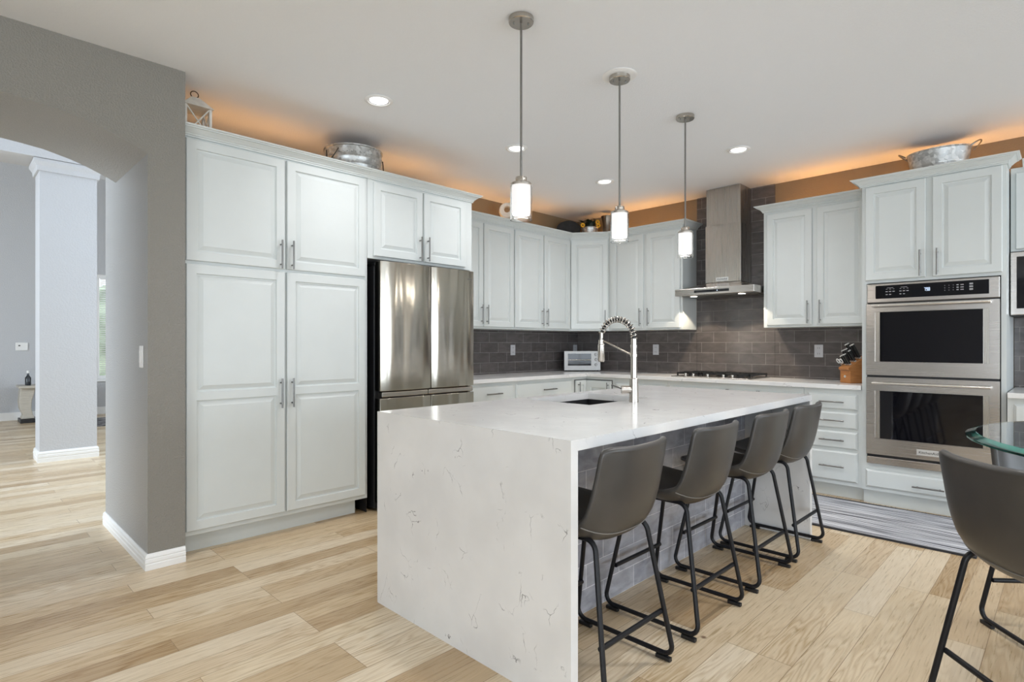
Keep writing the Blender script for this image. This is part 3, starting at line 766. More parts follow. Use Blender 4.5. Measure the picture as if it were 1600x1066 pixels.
# ---- L countertop
t = thing('countertop', (-4.0, 5.3, 0.88), 'white stone L shaped countertop along the tiled walls', 'countertop')
MB().prism([(-4.466,3.222),(-3.835,3.222),(-3.835,5.045),(-1.178,5.045),(-1.178,5.687),(-4.466,5.687)], 0.8785, 0.915).build('slab', M['quartz'], t, bevel=0.003)

# ------------------------------------------------------------------ refrigerator
t = thing('refrigerator', (-4.0, 2.7, 0), 'stainless four door refrigerator between the pantry and the counter', 'refrigerator')
RX = -3.585; R0, R1, RM = 2.262, 3.168, 2.722
MB().box(-4.40, -3.672, R0-0.006, R1+0.004, 0.02, 1.815).build('body', M['black'], t, bevel=0.004)
MB().box(-4.45, -3.70, 2.2065, 2.2105, 0.001, 1.868).build('side_lining', M['black'], t)
def fr_door(name, y0, y1, z0, z1):
    # slightly bowed stainless front with rounded vertical edges
    prof = []
    k = 10
    for i in range(k+1):
        f = i/k; yy = y0 + (y1-y0)*f
        edge = 0.012*(1-min(1, min(f, 1-f)*k/1.0))
        prof.append((RX + 0.006*(1-(2*f-1)**2) - edge, yy))
    prof += [(-3.665, y1), (-3.665, y0)]
    return MB().prism([(x, y) for x, y in prof], z0, z1).build(name, M['fridge'], t, smooth=True, bevel=0.002)
da = fr_door('door', R0, RM-0.003, 0.892, 1.848)
db = fr_door('door', RM+0.003, R1, 0.892, 1.848)
fr_door('freezer_door', R0, RM-0.003, 0.07, 0.838)
fr_door('freezer_door', RM+0.003, R1, 0.07, 0.838)
for y0, y1 in ((R0+0.015, RM-0.03), (RM-0.026, R1-0.01)):
    MB().box(-3.66, RX-0.008, y0, y1, 0.846, 0.884).build('handle_recess', M['chrome'], t, bevel=0.006)
for y in (R0+0.06, R1-0.06):
    MB().box(-3.80, -3.61, y-0.03, y+0.03, 1.8155, 1.838 if y > 3 else 1.842).build('hinge_cover', M['black'], t) if False else None
MB().box(-3.78, -3.672, R0, R0+0.10, 1.8155, 1.84).build('hinge_cover', M['black'], t, bevel=0.004)
MB().box(-3.78, -3.672, R1-0.10, R1, 1.8155, 1.84).build('hinge_cover', M['black'], t, bevel=0.004)
MB().box(-3.72, -3.64, R0+0.02, R1-0.02, 0.02, 0.065).build('base_grille', M['black'], t)
lg = MB().cyl((RX+0.0035,3.035,1.775),(RX+0.0045,3.035,1.775),0.006,16).build('logo_dot', M['red'], db)
lm = MB()
for i in range(6): lm.box(RX+0.0005, RX+0.0035, 3.055+i*0.014, 3.055+i*0.014+0.009, 1.770, 1.780)
lm.build('logo_mark', M['pull'], db)

# ------------------------------------------------------------------ double oven
t = thing('double_oven', (-0.75, 5.2, 0.32), 'stainless double wall oven with black glass doors', 'oven')
VX0, VX1 = -1.138, -0.356; VY = 5.045
MB().box(VX0+0.004, VX1-0.004, VY+0.017, 5.55, 0.33, 1.70).build('body', M['black'], t)
cp = MB().box(VX0, VX1, VY-0.005, VY+0.0165, 1.553, 1.697).build('control_panel', M['steel'], t, bevel=0.006)
MB().box(-1.080, -0.413, VY-0.008, VY-0.0053, 1.583, 1.682).build('touch_panel', M['blackgloss'], cp, bevel=0.002)
prt = MB()
def blk(x, z, w_, h_): prt.box(x-w_/2, x+w_/2, VY-0.009, VY-0.0082, z-h_/2, z+h_/2)
for gx in (-0.985, -0.898):
    blk(gx, 1.662, 0.04, 0.003)
    for i in range(3):
        blk(gx-0.022+i*0.022, 1.652, 0.010, 0.003); blk(gx-0.022+i*0.022, 1.634, 0.014, 0.006)
    for i in range(2): blk(gx-0.022+i*0.022, 1.612, 0.012, 0.006)
for i in range(3):
    for j in range(3): blk(-0.655+i*0.024, 1.655-j*0.017, 0.004, 0.004)
for j in range(3):
    blk(-0.583, 1.655-j*0.017, 0.012, 0.007); blk(-0.558, 1.655-j*0.017, 0.018, 0.006); blk(-0.508, 1.658-j*0.019, 0.020, 0.012)
prt.build('button_print', M['label'], cp)
dg = MB()
for i, seg in enumerate(((1,1,1,0,0,0,0),(1,1,1,1,0,1,1),(1,1,1,1,1,1,1))):
    x = -0.772 + i*0.013; z = 1.637
    S7 = [(0,0.011,0.007,0.002),(0.004,0.006,0.002,0.009),(0.004,-0.006,0.002,0.009),(0,-0.011,0.007,0.002),(-0.004,-0.006,0.002,0.009),(-0.004,0.006,0.002,0.009),(0,0,0.007,0.002)]
    for on, (dx, dz, w_, h_) in zip(seg, S7):
        if on: dg.box(x+dx-w_/2, x+dx+w_/2, VY-0.0095, VY-0.0082, z+dz-h_/2, z+dz+h_/2)
dg.build('display_digits', M['digit'], cp)
def oven_door(z0, z1, wz0, wz1, hz):
    d = MB()
    O = Vector((VX0, VY, 0))
    d.box(VX0, -1.082, VY-0.022, VY+0.0165, z0, z1).box(-0.412, VX1, VY-0.022, VY+0.0165, z0, z1)
    d.box(-1.082, -0.412, VY-0.022, VY+0.0165, z0, wz0).box(-1.082, -0.412, VY-0.022, VY+0.0165, wz1, z1)
    d = d.build('door', M['steel'], t)
    fr = MB().box(-1.0815, -0.4125, VY-0.012, VY+0.016, wz0+0.0005, wz1-0.0005).build('window_surround', M['steel_v'], d)
    MB().box(-1.050, -0.444, VY-0.0165, VY-0.0122, wz0+0.002, wz1-0.002).build('window', M['blackgloss'], d)
    h = MB().cyl((-1.094, VY-0.062, hz), (-0.400, VY-0.062, hz), 0.0105, 16)
    for x in (-1.085, -0.409): h.cyl((x, VY-0.0225, hz), (x, VY-0.062, hz), 0.009, 12)
    h.build('handle', M['bright'], d, smooth=True)
    return d
oven_door(1.002, 1.543, 1.103, 1.482, 1.528)
d2 = oven_door(0.398, 0.985, 0.520, 0.885, 0.942)
bd = MB().box(-0.818, -0.676, VY-0.026, VY-0.0222, 0.428, 0.470).build('badge', M['badge'], d2, bevel=0.001)
writing('badge_text', 'KitchenAid', 0.026, M['ink'], d2, (-0.747, VY-0.0263, 0.449), BU, BN)
MB().box(VX0, VX1, VY-0.012, VY+0.0165, 0.322, 0.378).build('vent_trim', M['steel'], t, bevel=0.004)
for z0, z1 in ((0.3785,0.3975),(0.9855,1.0015),(1.5435,1.5525)):
    MB().box(VX0+0.006, VX1-0.006, VY+0.002, VY+0.0165, z0, z1).build('vent_gap', M['black'], t)

# ------------------------------------------------------------------ range hood
t = thing('range_hood', (-2.45, 5.4, 1.715), 'stainless chimney range hood above the cooktop', 'range hood')
HX0, HX1, HY = -2.845, -2.06, 5.19
cn = MB()
prof = [(HX0,HY),(HX1-0.0,HY)]
cn.box(HX0, HX1, HY, 5.36, 1.716, 1.782)
cn.box(-2.845, -2.062, 5.36, 5.686, 1.716, 1.782)
cn.build('canopy', M['steel'], t, bevel=0.003)
MB().add([(HX0+0.03,HY+0.02,1.7825),(HX1-0.03,HY+0.02,1.7825),(HX1-0.03,5.686,1.7825),(HX0+0.03,5.686,1.7825),
          (-2.635,5.44,1.85),(-2.287,5.44,1.85),(-2.287,5.686,1.85),(-2.635,5.686,1.85)],
         [[0,3,2,1],[4,5,6,7],[0,1,5,4],[1,2,6,5],[2,3,7,6],[3,0,4,7]]).build('canopy_slope', M['steel'], t)
lowc = MB().box(-2.640, -2.282, 5.432, 5.686, 1.8505, 2.42).build('lower_chimney', M['steel_v'], t, bevel=0.002)
MB().box(-2.634, -2.288, 5.440, 5.686, 2.4205, CEIL-0.002).build('upper_chimney', M['steel_v'], t, bevel=0.002)
MB().box(-2.528, -2.404, 5.4275, 5.4318, 1.862, 1.898).build('badge', M['badge'], lowc, bevel=0.001)
writing('badge_text', 'KitchenAid', 0.0225, M['ink'], lowc, (-2.466, 5.4272, 1.880), BU, BN)
MB().box(-2.638, -2.292, HY-0.003, HY-0.0003, 1.737, 1.761).build('control_strip', M['blackgloss'], t)
MB().cyl((-2.405,HY-0.0032,1.749),(-2.405,HY-0.0045,1.749),0.004,12).build('indicator_light', M['digit'], t)
MB().box(-2.80, -2.10, 5.25, 5.62, 1.712, 1.7155).build('filter_panel', M['pull'], t)
for x in (-2.69, -2.21):
    MB().cyl((x,5.285,1.709),(x,5.285,1.7118),0.032,20).build('lamp_lens', M['hoodlamp'], t, smooth=True)
    sd = bpy.data.lights.new('hood_bulb', 'SPOT'); sd.energy = 14; sd.color = (1.0,0.84,0.64); sd.spot_size = math.radians(114); sd.spot_blend = 0.12; sd.shadow_soft_size = 0.012
    so = bpy.data.objects.new('hood_bulb', sd); so.location = Vector((x, 5.30, 1.704)) - BASE[t]; so.parent = t; C.objects.link(so)

# ------------------------------------------------------------------ cooktop
t = thing('gas_cooktop', (-2.45, 5.35, 0.916), 'black and steel gas cooktop with five knobs under the hood', 'cooktop')
KX0, KX1, KY0, KY1 = -2.835, -2.07, 5.10, 5.60
MB().box(KX0, KX1, KY0, KY1, 0.9155, 0.926).build('tray', M['steel'], t, bevel=0.003)
for i, (x0, x1) in enumerate(((-2.815,-2.58),(-2.57,-2.335),(-2.325,-2.09))):
    g = MB()
    z0, z1 = 0.945, 0.960
    y0, y1 = KY0+0.075 if i != 1 else KY0+0.11, KY1-0.02
    b = 0.006
    g.box(x0, x1, y0, y0+2*b, z0, z1).box(x0, x1, y1-2*b, y1, z0, z1).box(x0, x0+2*b, y0, y1, z0, z1).box(x1-2*b, x1, y0, y1, z0, z1)
    xm = (x0+x1)/2; ym = (y0+y1)/2
    g.box(xm-b, xm+b, y0, y1, z0, z1+0.003).box(x0, x1, ym-b, ym+b, z0, z1+0.003)
    for yy in ((y0+ym)/2, (ym+y1)/2): g.box(x0+0.03, x1-0.03, yy-b, yy+b, z0, z1+0.003)
    for xx in (x0+b, x1-b):
        for yy in (y0+b, y1-b): g.box(xx-b, xx+b, yy-b, yy+b, 0.9262, z0)
    g.build('grate', M['grate'], t)
for x, y, r in ((-2.70,5.25,0.035),(-2.70,5.46,0.045),(-2.45,5.40,0.055),(-2.21,5.25,0.045),(-2.21,5.46,0.035)):
    MB().lathe([(0,0),(r,0),(r,0.008),(r*0.8,0.012),(r*0.8,0.016),(0,0.017)], (x,y,0.9262), 20).build('burner', M['black'], t, smooth=True)
for x in (-2.70, -2.62, -2.475, -2.32, -2.235):
    kb = MB().lathe([(0,0),(0.018,0),(0.018,0.004),(0.012,0.006),(0.014,0.024),(0.012,0.028),(0,0.028)], (x, 5.135, 0.9262), 16)
    kb.build('knob', M['chrome'], t, smooth=True)

# ------------------------------------------------------------------ island
t = thing('island_countertop', (-1.78, 2.68, 0), 'white veined stone island top with waterfall ends', 'countertop')
IX0, IX1, IY0, IY1, TH = -2.372, -1.188, 1.476, 3.915, 0.038
SX0, SX1, SY0, SY1 = -2.27, -1.82, 2.42, 3.00      # sink cut-out
# the slab and the end panels meet in mitred corners, so no joint shows on the outside
mb = MB()
xs = [IX0, SX0, SX1, IX1]
for zz, ys in ((0.877, [IY0+TH, SY0, SY1, IY1-TH]), (0.915, [IY0, SY0, SY1, IY1])):
    for i in range(3):
        for j in range(3):
            if i == 1 and j == 1: continue
            mb.add([(xs[i],ys[j],zz),(xs[i+1],ys[j],zz),(xs[i+1],ys[j+1],zz),(xs[i],ys[j+1],zz)], [[0,1,2,3]])
lo = [IY0+TH, SY0, SY1, IY1-TH]; hi = [IY0, SY0, SY1, IY1]
for x in (IX0, IX1):
    for j in range(3):
        mb.add([(x,lo[j],0.877),(x,lo[j+1],0.877),(x,hi[j+1],0.915),(x,hi[j],0.915)], [[0,1,2,3]])
for j in (0, 3):
    for i in range(3):
        mb.add([(xs[i],lo[j],0.877),(xs[i+1],lo[j],0.877),(xs[i+1],hi[j],0.915),(xs[i],hi[j],0.915)], [[0,1,2,3]])
def wallq(p, q): mb.add([(p[0],p[1],0.877),(q[0],q[1],0.877),(q[0],q[1],0.915),(p[0],p[1],0.915)], [[0,1,2,3]])
wallq((SX0,SY0),(SX1,SY0)); wallq((SX0,SY1),(SX1,SY1)); wallq((SX0,SY0),(SX0,SY1)); wallq((SX1,SY0),(SX1,SY1))
mb.build('top_slab', M['quartz'], t)
e_ = 0.0002
MB().extr([(IY0,0.0),(IY0+TH,0.0),(IY0+TH,0.877-e_),(IY0,0.915-e_)], 'x', IX0, IX1).build('waterfall_panel', M['quartz'], t)
MB().extr([(IY1,0.0),(IY1-TH,0.0),(IY1-TH,0.877-e_),(IY1,0.915-e_)], 'x', IX0, IX1).build('waterfall_panel', M['quartz'], t)
t = thing('island_cabinet', (-1.95, 2.68, 0), 'island base faced with grey tile behind the stools', 'cabinet')
mb = MB().box(-2.33, -1.612, IY0+TH+0.001, SY0-0.03, 0.0, 0.8765).box(-2.33, -1.612, SY1+0.03, IY1-TH-0.001, 0.0, 0.8765)
mb.box(-2.33, -1.612, SY0-0.03, SY1+0.03, 0.0, 0.62).box(-1.79, -1.612, SY0-0.03, SY1+0.03, 0.62, 0.8765).box(-2.33, -2.30, SY0-0.03, SY1+0.03, 0.62, 0.8765)
mb.build('carcass', M['cab'], t)
MB().box(-1.6115, -1.600, IY0+TH+0.001, IY1-TH-0.001, 0.0, 0.8765).build('tile_panel', M['tile_bar'], t)
for i in range(4):
    a0 = IY0+0.05 + i*0.58; d = MB().front((-2.3305, a0+0.56, 0.13), Vector((0,-1,0)), Vector((-1,0,0)), 0.56, 0.72, [(0.055,0.505,0.055,0.665)]).build('door', M['cab'], t)
    pull(d, (-2.3305, a0+0.56, 0.13), Vector((0,-1,0)), Vector((-1,0,0)), 0.03 if i % 2 else 0.53, 0.62, 0.17, True)
t = thing('sink', (-2.04, 2.71, 0.65), 'dark undermount sink set into the island top', 'sink')
mb = MB(); a, b = 0.012, 0.004
x0, x1, y0, y1 = SX0-0.008, SX1+0.008, SY0-0.008, SY1+0.008
zb = 0.66
mb.box(x0, x1, y0, y1, zb, zb+0.006)
mb.box(x0-b, x0, y0-b, y1+b, zb, 0.8762).box(x1, x1+b, y0-b, y1+b, zb, 0.8762).box(x0, x1, y0-b, y0, zb, 0.8762).box(x0, x1, y1, y1+b, zb, 0.8762)
mb.build('basin', M['dark_steel'], t)
MB().lathe([(0,0),(0.04,0),(0.045,0.004),(0.03,0.006),(0,0.004)], (-2.04, 2.71, zb+0.0065), 20).build('drain', M['chrome'], t, smooth=True)

# ------------------------------------------------------------------ faucet
fx, fy = -1.735, 2.71
t = thing('faucet', (fx, fy, 0.9155), 'tall spring neck faucet beside the island sink', 'faucet')
MB().lathe([(0,0),(0.026,0),(0.026,0.004),(0.024,0.10),(0.024,0.13),(0.0175,0.134),(0.0175,0.30),(0.0195,0.30),(0.0195,0.318),(0.0165,0.318),(0.0165,0.352),(0,0.352)], (fx,fy,0.9155), 24).build('post', M['chrome'], t, smooth=True)
R = 0.112; zc = 1.268
arc = [(fx - R + R*math.cos(th), fy, zc + R*0.98*math.sin(th)) for th in [PI*k/28 for k in range(0, 26)]]
MB().tube(arc, 0.0085, 12).build('hose', M['rubber'], t, smooth=True)
coil = []
NT = 17
for k in range(NT*14+1):
    f = k/(NT*14); th = PI*0.90*f; ph = 2*PI*NT*f
    c = Vector((fx - R + R*math.cos(th), 0, zc + R*0.98*math.sin(th)))
    rad = Vector((math.cos(th), 0, math.sin(th)))
    coil.append((c.x + rad.x*0.0165*math.cos(ph), fy + 0.0165*math.sin(ph), c.z + rad.z*0.0165*math.cos(ph)))
MB().tube(coil, 0.0032, 6).build('spring', M['chrome'], t, smooth=True)
e = Vector(arc[-1])
hx = fx - 2*R + 0.004
MB().tube([e, (hx+0.002, fy, e.z-0.03), (hx, fy, 1.262)], 0.0095, 12).build('spout_joint', M['chrome'], t, smooth=True)
MB().lathe([(0,0),(0.016,0),(0.020,0.01),(0.0195,0.10),(0.016,0.104),(0.016,0.128),(0,0.128)], (hx,fy,1.134), 20).build('spray_head', M['chrome'], t, smooth=True)
MB().tube([(fx-0.012,fy,1.176),(hx+0.014,fy,1.258)], 0.0048, 10).build('support_arm', M['chrome'], t, smooth=True)
MB().lathe([(0.017,0),(0.0215,0),(0.0215,0.014),(0.017,0.014)], (fx,fy,1.168), 20, close=True).build('collar', M['chrome'], t, smooth=True)
MB().cyl((fx-0.004,fy,0.985),(fx-0.052,fy-0.045,0.985),0.022,24).build('valve', M['chrome'], t, smooth=True)
MB().tube([(fx-0.045,fy-0.045,0.990),(fx-0.135,fy-0.02,1.005)], [0.0048,0.0036], 10).build('lever', M['pull'], t, smooth=True)

# ------------------------------------------------------------------ bar stools
def catmull(P, n):
    out = []
    Q = [P[0]] + list(P) + [P[-1]]
    for i in range(len(P)-1):
        p0, p1, p2, p3 = [Vector(q) for q in Q[i:i+4]]
        for k in range(n):
            u = k/n
            out.append(0.5*((2*p1) + (p2-p0)*u + (2*p0-5*p1+4*p2-p3)*u*u + (3*p1-p0-3*p2+p3)*u**3))
    out.append(Vector(P[-1])); return out
def make_stool(label):
    """front towards +x, origin on the floor between the feet"""
    t = thing('bar_stool', (0,0,0), label, 'stool', 'charcoal leather bar stools')
    # stations along the seat: x, z, half width, edge lift (towards the sitter)
    st = [(0.205,0.600,0.185,0.004),(0.155,0.582,0.205,0.014),(0.08,0.556,0.218,0.030),(-0.02,0.535,0.224,0.050),(-0.09,0.530,0.224,0.066),
          (-0.15,0.548,0.222,0.070),(-0.192,0.600,0.217,0.058),(-0.217,0.68,0.212,0.050),(-0.235,0.77,0.207,0.046),(-0.247,0.840,0.204,0.044),(-0.252,0.870,0.199,0.043)]
    C2 = catmull([(a,b,0) for a,b,_,_ in st], 4); W2 = catmull([(c,d,0) for _,_,c,d in st], 4)
    NV = 18; rows = []
    for i, (p, q) in enumerate(zip(C2, W2)):
        tn = (C2[min(i+1,len(C2)-1)] - C2[max(i-1,0)]).normalized()
        nr = Vector((tn.y, -tn.x, 0))          # (x,z) normal
        if nr.y < 0 and abs(nr.y) > abs(nr.x): nr = -nr
        if abs(nr.x) >= abs(nr.y) and nr.x < 0: nr = -nr
        row = []
        top = max(0.0, (i - (len(C2)-6))/5.0)
        for k in range(NV+1):
            v = -1 + 2*k/NV
            l = q.y*abs(v)**2.8
            drop = 0.010*top*abs(v)**10
            wv = q.x*v*(1 - 0.04*abs(v)**4)
            row.append(Vector((p.x + nr.x*l, wv, p.y + nr.y*l - drop)))
        rows.append(row)
    mb = MB(); nvr = NV+1
    mb.add([p for r in rows for p in r], [[i*nvr+k, i*nvr+k+1, (i+1)*nvr+k+1, (i+1)*nvr+k] for i in range(len(rows)-1) for k in range(NV)])
    sh = mb.build('seat_shell', M['leather'], t, smooth=True, angle=80)
    m = sh.modifiers.new('solid', 'SOLIDIFY'); m.thickness = 0.026; m.offset = 0.0
    m = sh.modifiers.new('soft', 'BEVEL'); m.width = 0.008; m.segments = 3; m.limit_method = 'ANGLE'; m.angle_limit = math.radians(50)
    def off(i, k, d):
        r = rows[i]; a = rows[min(i+1,len(rows)-1)][k]-rows[max(i-1,0)][k]; b = r[min(k+1,NV)]-r[max(k-1,0)]
        n_ = a.cross(b).normalized()
        c = Vector((0.15,0,0.95))
        if n_.dot(c - r[k]) > 0: n_ = -n_
        return r[k] + n_*d
    # stitched seam across the outside of the lower back, and down both wings
    ib = 22
    seams = [MB().tube([off(ib, k, 0.0135) for k in range(0, NV+1)], 0.0022, 6)]
    for s_ in seams: s_.build('seam', M['stitch'], t, smooth=True)
    ring = [rows[i][0] for i in range(len(rows))] + rows[-1][1:-1] + [rows[i][NV] for i in range(len(rows)-1,-1,-1)] + rows[0][NV-1:0:-1]
    MB().tube(ring, 0.0135, 8, closed=True).build('piping', M['leather'], t, smooth=True, angle=80)
    # sled frame: one bent tube loop each side
    def arcpts(a, c, b, r, n=6):
        a, c, b = Vector(a), Vector(c), Vector(b)
        u = (a-c).normalized(); v = (b-c).normalized()
        ang = u.angle(v); d = r/math.tan(ang/2)
        p, q = c+u*d, c+v*d
        o = c + (u+v).normalized()*(r/math.sin(ang/2))
        out = []
        for k in range(n+1):
            f = k/n; w_ = (p*(1-f)+q*f - o).normalized()*r + o; out.append(w_)
        return out
    for s_ in (1, -1):
        RT, FT = (-0.150, s_*0.165, 0.548), (0.135, s_*0.165, 0.548)
        RF, FF = (-0.238, s_*0.225, 0.026), (0.234, s_*0.225, 0.026)
        loop = []
        loop += arcpts(FT, RT, RF, 0.045) + arcpts(RT, RF, FF, 0.040) + arcpts(RF, FF, FT, 0.040) + arcpts(FF, FT, RT, 0.045)
        MB().tube(loop, 0.0098, 12, closed=True).build('leg', M['black_metal'], t, smooth=True, angle=60)
        for x in (-0.193, 0.189):
            MB().box(x-0.032, x+0.032, s_*0.225-0.010, s_*0.225+0.010, 0.0005, 0.0165).build('floor_glide', M['black'], t, bevel=0.003)
    f = (0.548-0.20)/(0.548-0.026)
    yy = 0.165 + 0.06*f
    xr, xf = -0.150 - 0.088*f, 0.135 + 0.099*f
    MB().cyl((xr+0.012,-yy+0.005,0.20),(xr+0.012,yy-0.005,0.20),0.0098,12).build('footrest', M['black_metal'], t, smooth=True)
    MB().cyl((xf-0.012,-yy+0.005,0.20),(xf-0.012,yy-0.005,0.20),0.0098,12).build('footrest', M['black_metal'], t, smooth=True)
    MB().cyl((-0.02,-0.165,0.548),(-0.02,0.165,0.548),0.008,10).build('seat_support', M['black_metal'], t, smooth=True)
    return t
sl_ = ['bar stool at the island nearest the camera, beside the waterfall panel',
       'second bar stool along the island counted from the near waterfall panel',
       'third bar stool along the island counted from the near waterfall panel',
       'bar stool at the far end of the island, beside the drawers']
proto = make_stool(sl_[0])
for i, y in enumerate((1.775, 2.430, 3.080, 3.636)):
    o = proto if i == 0 else copy_tree(proto)
    o.location = (-1.338, y, 0); o.rotation_euler = (0, 0, PI); o['label'] = sl_[i]
o = copy_tree(proto); o.location = (-0.03, 2.385, 0); o.rotation_euler = (0, 0, math.atan2(0.68, 0.73)); o['label'] = 'bar stool seen from behind at the near side of the glass table'
o = copy_tree(proto); o.location = (0.025, 3.235, 0); o.rotation_euler = (0, 0, math.atan2(-0.76, 0.65)); o['label'] = 'bar stool tucked under the far side of the glass table'

# ------------------------------------------------------------------ glass table
tx, ty, tz, tr = 0.461, 2.773, 0.90, 0.755
t = thing('glass_table', (tx, ty, 0), 'round glass table with a green edge at the right side', 'table')
MB().lathe([(0,0),(tr-0.03,0),(tr-0.0305,0.018),(0,0.018)], (tx,ty,tz), 96).build('glass_top', M['tableglass'], t, smooth=True, angle=30)
MB().lathe([(tr-0.0298,0),(tr-0.001,0),(tr,0.002),(tr,0.007),(tr-0.0298,0.018)], (tx,ty,tz), 96, close=True).build('bevelled_rim', M['glassedge'], t, smooth=True, angle=20)
MB().lathe([(0,0),(0.28,0),(0.28,0.02),(0.10,0.05),(0.07,0.12),(0.07,0.80),(0.16,0.885),(0.16,0.8985),(0,0.8985)], (tx,ty,0.0005), 40).build('pedestal', M['black_metal'], t, smooth=True)

# ------------------------------------------------------------------ rug
t = thing('runner_rug', (-1.4, 4.65, 0), 'grey striped runner rug on the floor before the ovens', 'rug')
MB().box(-2.55, -0.425, 4.215, 5.025, 0.001, 0.010).build('weave', M['rug'], t)
MB().box(-2.55, -0.40, 4.195, 4.2148, 0.001, 0.011).build('binding', M['rugedge'], t)
MB().box(-2.55, -0.40, 5.0252, 5.040, 0.001, 0.011).build('binding', M['rugedge'], t)
MB().box(-0.4248, -0.40, 4.2152, 5.025, 0.001, 0.011).build('binding', M['rugedge'], t)

# ------------------------------------------------------------------ pendants and downlights
pend = [(-1.872,1.95,'pendant lamp nearest the camera over the island'),(-1.866,2.765,'middle pendant lamp over the island, with a white ceiling ring'),(-1.880,3.57,'farthest pendant lamp over the island, in front of the hood')]
def make_pendant(x, y, label, ring):
    t = thing('pendant_lamp', (x, y, CEIL), label, 'lamp', 'pendant lamps over the island')
    zt = CEIL - 0.0005
    if ring:
        MB().lathe([(0.0,0),(0.098,0),(0.100,-0.003),(0.088,-0.008),(0,-0.008)], (x,y,zt), 40).build('ceiling_ring', M['white'], t, smooth=True); zt -= 0.0085
    cn = MB().lathe([(0,0),(0.060,0),(0.060,-0.020),(0.057,-0.024),(0,-0.024)], (x,y,zt), 36).build('canopy', M['chrome'], t, smooth=True)
    for a in (0.9, 0.9+PI): MB().lathe([(0,0),(0.005,0),(0.004,-0.005),(0,-0.006)], (x+0.035*math.cos(a), y+0.035*math.sin(a), zt-0.0242), 12).build('screw', M['pull'], cn, smooth=True)
    MB().cyl((x,y,zt-0.0242),(x,y,2.032),0.0055,12).build('rod', M['pull'], t, smooth=True)
    MB().lathe([(0,2.032),(0.026,2.032),(0.027,2.030),(0.027,2.010),(0.047,2.004),(0.050,2.000),(0.050,1.990),(0,1.990)], (x,y,0), 32).build('socket_cap', M['chrome'], t, smooth=True)
    MB().lathe([(0,1.9892),(0.0445,1.9892),(0.0445,1.862),(0.041,1.852),(0.0,1.851)], (x,y,0), 32).build('opal_shade', M['opal'], t, smooth=True, angle=60)
    MB().lathe([(0.0485,1.9895),(0.0525,1.9895),(0.0525,1.828),(0.0485,1.828)], (x,y,0), 40, close=True).build('glass_cylinder', M['glass'], t, smooth=True, angle=30)
    ld = bpy.data.lights.new('pendant_bulb', 'POINT'); ld.energy = 2.5; ld.color = (1.0,0.93,0.85); ld.shadow_soft_size = 0.05
    lo = bpy.data.objects.new('pendant_bulb', ld); lo.location = (0,0,1.80-CEIL); lo.parent = t; C.objects.link(lo)
for i, (x, y, l) in enumerate(pend): make_pendant(x, y, l, i == 1)
dl = [(-3.138,1.963,'recessed ceiling light nearest the pantry'),(-3.131,3.208,'recessed ceiling light behind the near pendant rod'),
      (-3.172,4.454,'recessed ceiling light nearest the cabinet corner'),(-1.897,4.473,'recessed ceiling light before the range hood')]
def make_downlight(x, y, label, group='recessed ceiling lights'):
    t = thing('recessed_light', (x, y, CEIL), label, 'ceiling light', group)
    z = CEIL - 0.0005
    MB().lathe([(0.066,-0.001),(0.086,-0.001),(0.089,-0.004),(0.085,-0.008),(0.069,-0.012),(0.066,-0.009)], (x,y,z), 40, close=True).build('trim_ring', M['white'], t, smooth=True)
    MB().lathe([(0.0572,-0.001),(0.0655,-0.001),(0.0655,-0.007),(0.0572,-0.004)], (x,y,z), 40, close=True).build('shadow_ring', M['outlet'], t, smooth=True)  # grey ring stands in for the thin shadow between trim and lens
    MB().lathe([(0,-0.002),(0.0565,-0.002),(0.0565,-0.006),(0,-0.006)], (x,y,z), 32).build('lens', M['lamp'], t, smooth=True)
    ld = bpy.data.lights.new('downlight_bulb', 'SPOT'); ld.energy = 40; ld.color = (0.98,0.98,1.0); ld.spot_size = math.radians(150); ld.spot_blend = 1.0; ld.shadow_soft_size = 0.055
    lo = bpy.data.objects.new('downlight_bulb', ld); lo.location = (0,0,-0.02); lo.parent = t; C.objects.link(lo)
for x, y, l in dl: make_downlight(x, y, l)
for x, y, l in ((-0.6,1.9,'recessed ceiling light out of view above the stools'),(1.6,2.6,'recessed ceiling light out of view above the glass table'),(-2.2,-0.3,'recessed ceiling light out of view left of the camera'),(-0.6,2.75,'added recessed fill light out of view above the walkway'),(0.8,3.9,'added recessed fill light out of view right of the ovens'),(-0.2,3.08,'added recessed fill light out of view above the dining side'),(1.2,-1.5,'recessed ceiling light out of view behind the camera')):
    make_downlight(x, y, l)  # walkway, oven and dining side lights are added to brighten drawers and floor

# warm light strips lying on top of the cabinets
def led(name, x0, x1, y0, y1, z, label, power):
    t = thing(name, ((x0+x1)/2, (y0+y1)/2, z), label, 'light strip', 'warm cabinet top light strips')
    MB().box(x0, x1, y0, y1, z, z+0.012).build('strip', M['led'], t)
    d = bpy.data.lights.new('strip_glow', 'AREA'); d.shape = 'RECTANGLE'; d.size = x1-x0; d.size_y = y1-y0; d.energy = power; d.color = (1.0,0.44,0.12)
    o = bpy.data.objects.new('strip_glow', d); o.location = (0,0,0.016); o.rotation_euler = (PI,0,0); o.parent = t; C.objects.link(o)
TOP = 2.4705
led('light_strip', -4.10, -4.08, 1.05, 2.15, TOP, 'warm light strip hidden on top of the pantry', 0.8)
led('light_strip', -4.10, -4.08, 2.40, 3.15, TOP, 'warm light strip hidden on top of the cabinet above the fridge', 0.6)
led('light_strip', -4.33, -4.31, 3.35, 5.0, TOP, 'warm light strip hidden on top of the left wall cabinets', 1.2)
led('light_strip', -4.1, -2.95, 5.56, 5.58, TOP, 'warm light strip hidden on top of the cabinets left of the hood', 1.5)
led('light_strip', -1.98, -1.25, 5.56, 5.58, TOP, 'warm light strip hidden on top of the cabinet right of the hood', 1.2)
led('light_strip', -1.1, -0.4, 5.56, 5.58, TOP, 'warm light strip hidden on top of the oven cabinet', 1.2)
